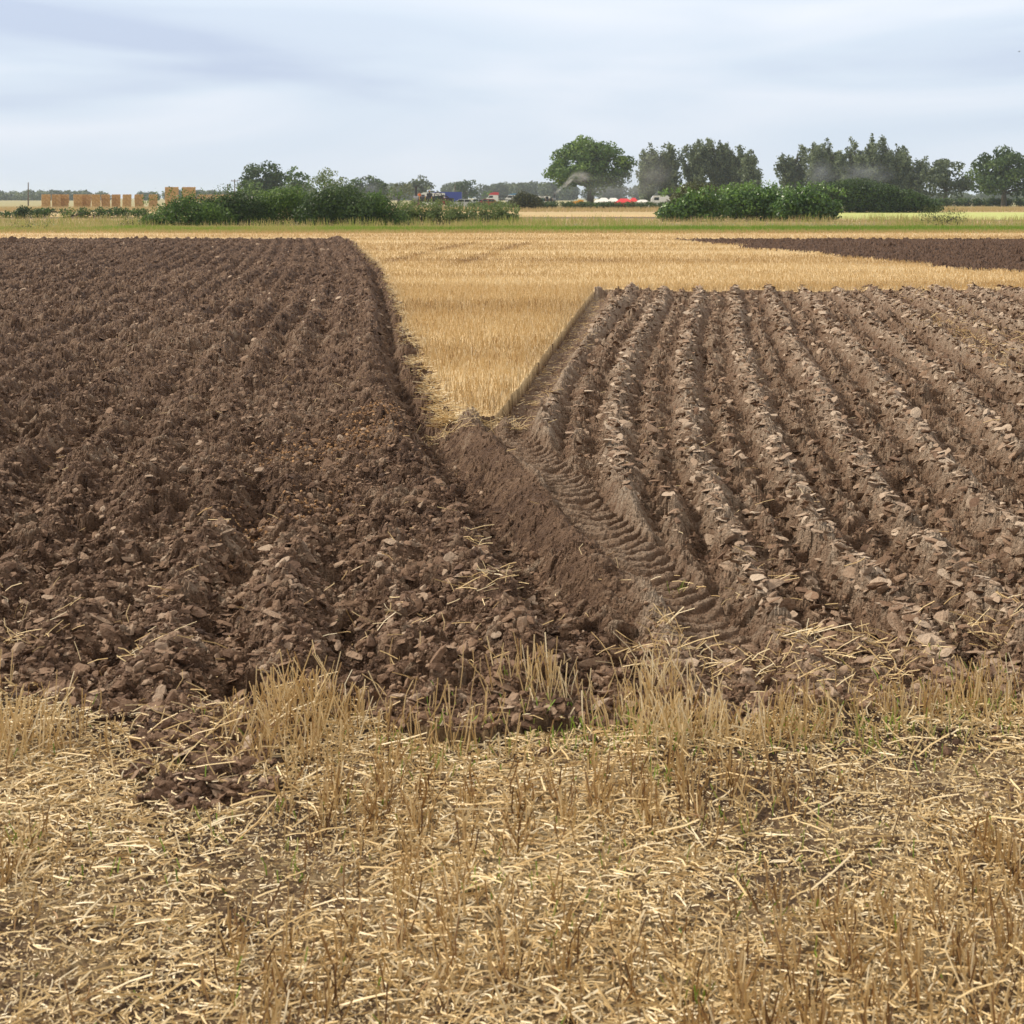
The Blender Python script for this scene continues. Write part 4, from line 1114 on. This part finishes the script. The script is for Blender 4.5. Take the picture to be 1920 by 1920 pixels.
def person(x, D, z, label, top, bottom):
    e = empty('person', (wx_(x, D), D, z)); tag(e, label, 'person')
    me = bpy.data.meshes.new('body'); V = [(0, 0, .95), (0, 0, 1.2), (0, 0, 1.42), (0, 0, 1.53), (0, -.01, 1.68), (.2, 0, 1.42), (.27, -.05, 1.15), (.22, -.28, 1.05), (-.2, 0, 1.42), (-.27, -.05, 1.15), (-.22, -.28, 1.05),
                                         (.1, 0, .9), (.12, -.02, .5), (.12, 0, .08), (.12, -.14, .04), (-.1, 0, .9), (-.12, -.02, .5), (-.12, 0, .08), (-.12, -.14, .04)]
    E = [(0, 1), (1, 2), (2, 3), (3, 4), (2, 5), (5, 6), (6, 7), (2, 8), (8, 9), (9, 10), (0, 11), (11, 12), (12, 13), (13, 14), (0, 15), (15, 16), (16, 17), (17, 18)]
    Rd = [.16, .15, .15, .06, .11, .075, .05, .04, .075, .05, .04, .1, .07, .05, .04, .1, .07, .05, .04]
    me.from_pydata(V, E, []); o = bpy.data.objects.new('body', me); COL.objects.link(o); o.parent = e
    md = o.modifiers.new('skin', 'SKIN')
    for i, r_ in enumerate(Rd): me.skin_vertices[0].data[i].radius = (r_, r_ * .8)
    me.skin_vertices[0].data[0].use_root = True
    o.modifiers.new('sub', 'SUBSURF').levels = 2
    me.materials.append(K['skin'])
    MB().cyl((0, 0, 1.2), (0, 0, 1), .2, .5, .24, 14).build('jacket', top, e)
    MB().cyl((.11, 0, .5), (0, 0, 1), .085, .9, .12, 12).cyl((-.11, 0, .5), (0, 0, 1), .085, .9, .12, 12).build('trousers', bottom, e)
    h = MB(); bmesh.ops.create_icosphere(h.bm, subdivisions=2, radius=.12, matrix=Matrix.Translation((0, .02, 1.74))); h.build('hair', K['hair'], e)
person(786.5, 224.5, .75, 'person in an orange top standing behind the engine chimney', K['orange'], K['cloth'])

def car_like(name, x, D, Lc, prof, glass, bodym, label, cat, rz=0, group=None, z=0, wid=1.8, wheels=None):
    e = empty(name, (wx_(x, D), D, z), rz); tag(e, label, cat, group)
    MB().prism(prof, -wid / 2, wid / 2).build('body', bodym, e)
    for gpts in glass:
        MB().prism(gpts, -wid / 2 - .012, wid / 2 + .012).build('window', K['glass'], e)
    for (wx0, wr) in (wheels or [(-Lc * .3, .33), (Lc * .3, .33)]):
        for s in (-1, 1):
            wv = MB().ring((wx0, s * (wid / 2 - .1), wr), wr - .08, .08, w=.11).build('wheel', K['rubber'], e)
            MB().cyl((wx0, s * (wid / 2 - .1), wr), (0, 1, 0), wr * .6, .16).build('rim', K['silver'], wv)
    return e
# blue box van beside engine, white van, cars
car_like('box_van', 838, 300, 5.5, [(-2.9, .4), (2.9, .4), (2.9, 2.75), (-2.7, 2.75), (-2.9, 2.6)], [[(-2.6, 1.7), (-2.0, 1.7), (-2.0, 2.2), (-2.6, 2.2)]], K['blue'], 'deep blue box van behind the steam engine', 'van', wid=2.2)
car_like('van', 808, 290, 5.2, [(-2.6, .4), (2.6, .4), (2.6, 2.5), (-1.3, 2.62), (-1.9, 2.4), (-2.5, 1.4)], [[(-1.9, 1.5), (-1.1, 1.5), (-1.1, 2.2), (-1.7, 2.2)]], K['white'], 'white van partly hidden behind the steam engine', 'van', wid=2.0)
CARP = [(-2.1, .3), (2.1, .3), (2.15, .85), (1.6, 1.0), (1.05, 1.42), (-.6, 1.45), (-1.3, .98), (-2.1, .8)]
CARG = [[(-1.05, 1.02), (.1, 1.02), (.1, 1.36), (-.58, 1.38)], [(.2, 1.02), (1.3, 1.02), (1.0, 1.34), (.2, 1.36)]]
car_like('parked_car', 869, 232, 4.2, CARP, CARG, K['silver'], 'pale silver car just right of the steam engine', 'car', group='parked cars')
car_like('parked_car', 896, 262, 4.2, CARP, CARG, K['silver'], 'grey green car left of the red car', 'car', group='parked cars')
car_like('parked_car', 914, 255, 4.2, CARP, CARG, K['pink'], 'dark red car left of the red lorry', 'car', group='parked cars')
def lorry(x, D, cabm, roofm, label, H=3.0):
    e = empty('lorry', (wx_(x, D), D, 0)); tag(e, label, 'lorry', 'lorries behind the low hedge')
    c = MB().prism([(-1.9, .5), (.2, .5), (.2, 2.3), (-1.35, 2.35), (-1.7, 1.6), (-1.95, 1.4)], -1.1, 1.1).build('cab', cabm, e)
    MB().prism([(-1.55, 1.55), (-.7, 1.55), (-.7, 2.15), (-1.3, 2.2)], -1.112, 1.112).build('window', K['glass'], c)
    MB().prism([(-1.5, 2.35), (.3, 2.35), (.3, H), (-.4, H + .12), (-1.1, H - .1)], -1.05, 1.05).build('roof_fairing', roofm, e)
    MB().box(.3, 5.5, -1.1, 1.1, .9, 1.1).build('chassis', K['black'], e)
    MB().box(.4, 5.5, -1.15, 1.15, 1.9, 2.1).box(5.3, 5.45, -1.1, 1.1, 1.1, 1.95).box(.4, .55, -1.1, 1.1, 1.1, 1.95).build('load_frame', K['black'], e)
    e.scale = (1.6, 1, 1)
    for wx0 in (-1.0, 3.4, 4.6):
        for s in (-1, 1):
            wv = MB().ring((wx0, s * 1.0, .5), .38, .12, w=.14).build('wheel', K['rubber'], e)
            MB().cyl((wx0, s * 1.0, .5), (0, 1, 0), .26, .2).build('rim', K['grey'], wv)
    return e
lorry(932, 430, K['white'], K['red'], 'lorry with red roof and white cab front behind the low hedge', 3.05)
lorry(968, 430, K['white'], K['cyan'], 'lorry with light blue roof left of the round bush', 2.7)
car_like('camper_van', 1012, 345, 5, [(-2.4, .4), (2.4, .4), (2.4, 1.95), (-1.8, 2.05), (-2.4, 1.3)], [[(-1.9, 1.3), (-1.0, 1.3), (-1.0, 1.75), (-1.7, 1.75)]], K['white'], 'low white van between round bush and small engine', 'van')
# showground bits under the oak
car_like('small_tractor', 1083, 262, 2.2, [(-1.1, .5), (1.0, .5), (1.0, 1.25), (.1, 1.3), (.1, 1.1), (-1.1, 1.0)], [], K['yellow'], 'small yellow orange machine below the big oak', 'machine', wid=.9, wheels=[(-.75, .32), (.65, .52)])
def tent(x, D, w_, h_, m, label, eave=.55):
    e = empty('tent', (wx_(x, D), D, 0)); tag(e, label, 'tent', 'tents and awnings below the trees')
    MB().box(-w_ / 2, w_ / 2, -1.5, 1.5, 0, h_ * eave).build('side_wall', m, e)
    t_ = MB(); bm = t_.bm
    b = [bm.verts.new(p) for p in [(-w_ / 2 - .1, -1.6, h_ * eave), (w_ / 2 + .1, -1.6, h_ * eave), (w_ / 2 + .1, 1.6, h_ * eave), (-w_ / 2 - .1, 1.6, h_ * eave)]]
    r = [bm.verts.new((-w_ * .2, 0, h_)), bm.verts.new((w_ * .2, 0, h_))]
    for f_ in ((b[0], b[1], r[1], r[0]), (b[2], b[3], r[0], r[1]), (b[1], b[2], r[1]), (b[3], b[0], r[0]), (b[3], b[2], b[1], b[0])): bm.faces.new(f_)
    t_.build('roof', m, e)
tent(1120, 250, 1.0, 1.35, K['canvas'], 'smallest white tent at the left of the row')
tent(1132, 262, 2.2, 1.62, K['canvas'], 'white tent second from the left of the row')
tent(1150, 268, 2.2, 1.6, K['canvas'], 'white tent touching the red awning')
tent(1170, 258, 2.9, 1.5, K['redcan'], 'bright red awning between the white tents')
tent(1188, 264, 1.4, 1.62, K['redcan'], 'narrow red awning right of the wide red one')
tent(1205, 250, 2.2, 1.32, K['canvas'], 'long white tent at the right of the row', .7)
car_like('caravan', 1238, 270, 4, [(-1.6, .5), (1.6, .5), (1.6, 1.6), (1.2, 2.0), (-1.2, 2.0), (-1.6, 1.5)], [[(-1.2, 1.2), (-.3, 1.2), (-.3, 1.7), (-1.1, 1.7)]], K['white'], 'white caravan at the left edge of the right hedge', 'caravan', wheels=[(0, .35)])
car_like('box_van', 1243, 300, 4, [(-1.6, .4), (1.6, .4), (1.6, 1.5), (-1.4, 1.5)], [[(-1.2, .9), (-.3, .9), (-.3, 1.3), (-1.2, 1.3)]], K['green'], 'dark green trailer behind the white caravan', 'trailer')
car_like('van', 470, 200, 4.6, [(-2.3, .4), (2.3, .4), (2.3, 1.78), (-1.2, 1.85), (-1.7, 1.6), (-2.3, 1.2)], [], K['white'], 'white van roof glimpsed over the left hedge', 'van')

# two birds high at right
for (x, y, lb) in [(1911, 97, 'tiny dark bird high at the right edge')]:
    D_ = 160; e = empty('bird', (wx_(x, D_), D_, EYE - (y - 370) / F * D_)); e.scale = (.6, .6, .6); tag(e, lb, 'bird', 'birds in flight')
    MB().cyl((0, 0, 0), (1, 0, .1), .04, .22, .015, 8).build('body', K['black'], e)
    for s in (-1, 1):
        m_ = MB(); m_.prism([(-.08, 0), (.08, 0), (.03, .015), (-.05, .015)], 0, s * .3); m_.build('wing', K['black'], e).rotation_euler = (s * .4, 0, 0)

# ------------------------------------------------------------------ smoke and haze
def vol_mat(name, col, dens, nscale=None, lo=.45, hi=.75, seed=0):
    m = bpy.data.materials.new(name); m.use_nodes = True; t = m.node_tree; t.nodes.clear()
    o = N(t, 'ShaderNodeOutputMaterial'); v = N(t, 'ShaderNodeVolumePrincipled')
    v.inputs['Color'].default_value = (*col, 1); v.inputs['Density'].default_value = dens
    v.inputs['Anisotropy'].default_value = 0.1
    t.links.new(v.outputs[0], o.inputs['Volume'])
    if nscale:
        tc = N(t, 'ShaderNodeTexCoord'); n = N(t, 'ShaderNodeTexNoise'); n.inputs['Scale'].default_value = nscale; n.inputs['Detail'].default_value = 3
        mp = N(t, 'ShaderNodeMapping'); mp.inputs['Location'].default_value = (seed, seed, 0)
        r = N(t, 'ShaderNodeMapRange'); r.inputs[1].default_value = lo; r.inputs[2].default_value = hi; r.inputs[3].default_value = 0; r.inputs[4].default_value = dens
        # fades out towards the edge of the cloud
        gr = N(t, 'ShaderNodeAttribute', attribute_name='x')
        t.links.new(tc.outputs['Object'], mp.inputs[0]); t.links.new(mp.outputs[0], n.inputs['Vector']); t.links.new(n.outputs[0], r.inputs[0])
        t.links.new(r.outputs[0], v.inputs['Density'])
        t.nodes.remove(gr)
    return m
def puff_mat(name, col, dens, nscale, seed, lo=.35, hi=.7):
    """density falls to nothing towards the rim of the unit sphere"""
    m = vol_mat(name, col, dens, nscale, lo, hi, seed); t = m.node_tree
    v = [n for n in t.nodes if n.type == 'PRINCIPLED_VOLUME'][0]
    tc = [n for n in t.nodes if n.type == 'TEX_COORD'][0]
    src = v.inputs['Density'].links[0].from_socket
    ln = N(t, 'ShaderNodeVectorMath', operation='LENGTH'); t.links.new(tc.outputs['Object'], ln.inputs[0])
    r = N(t, 'ShaderNodeMapRange'); r.interpolation_type = 'SMOOTHSTEP'
    r.inputs[1].default_value = 1.0; r.inputs[2].default_value = .25; t.links.new(ln.outputs['Value'], r.inputs[0])
    mm = N(t, 'ShaderNodeMath', operation='MULTIPLY'); t.links.new(src, mm.inputs[0]); t.links.new(r.outputs[0], mm.inputs[1])
    t.links.new(mm.outputs[0], v.inputs['Density'])
    return m
def puff(x, y, D_, rx, rz, m, label, tilt=0.0):
    mb = MB(); bmesh.ops.create_icosphere(mb.bm, subdivisions=3, radius=1)
    o = mb.build('smoke', m); o.location = (wx_(x, D_), D_, EYE - (y - 370) / F * D_); o.scale = (rx, min(rx, rz) , rz); o.rotation_euler = (0, -tilt, 0)
    o['kind'] = 'stuff'; o['label'] = label; o['category'] = 'smoke'
pm = puff_mat('smoke_plume', (.80, .80, .82), 1.5, 2.4, 3, .38, .66)
puff(1047, 357, 245, 1.35, .34, pm, 'narrow pale smoke just above the small engine chimney', .72)
puff(1066, 341, 246, 1.7, .62, pm, 'pale grey smoke climbing in front of the big oak', .80)
puff(1088, 331, 247, 2.2, 1.3, puff_mat('smoke_top', (.78, .78, .80), .5, 2.2, 5, .38, .66), 'pale top of the smoke plume in front of the big oak')
dm = puff_mat('smoke_drift', (.42, .43, .46), .13, 1.5, 8)
puff(1130, 350, 250, 6.0, 2.6, dm, 'thin dark smoke drifting below the big oak')
puff(1195, 348, 250, 5.5, 3.0, dm, 'dark smoke between the big oak and the slender trees')
puff(1225, 318, 252, 4.5, 4.0, dm, 'thin smoke across the left slender trees')
wm = puff_mat('smoke_wisp', (.70, .76, .90), .11, 1.5, 14)
puff(1538, 325, 270, 3.2, 3.0, wm, 'faint blue smoke in front of the right hand clump of trees')
puff(1620, 325, 270, 7.0, 2.6, wm, 'thin haze of smoke trailing right across the right hand clump')
puff(695, 355, 300, 3.6, 2.2, wm, 'faint smoke low in front of the dark tree left of the chimney')

hz = MB().box(-2600, 2600, -2600, 2600, -1.5, 19.0).build('haze', vol_mat('haze_air', (.72, .84, 1.0), .00020))
hz['kind'] = 'stuff'; hz['label'] = 'thin blue haze over the whole countryside'; hz['category'] = 'haze'
print('objects', len(scene.objects))
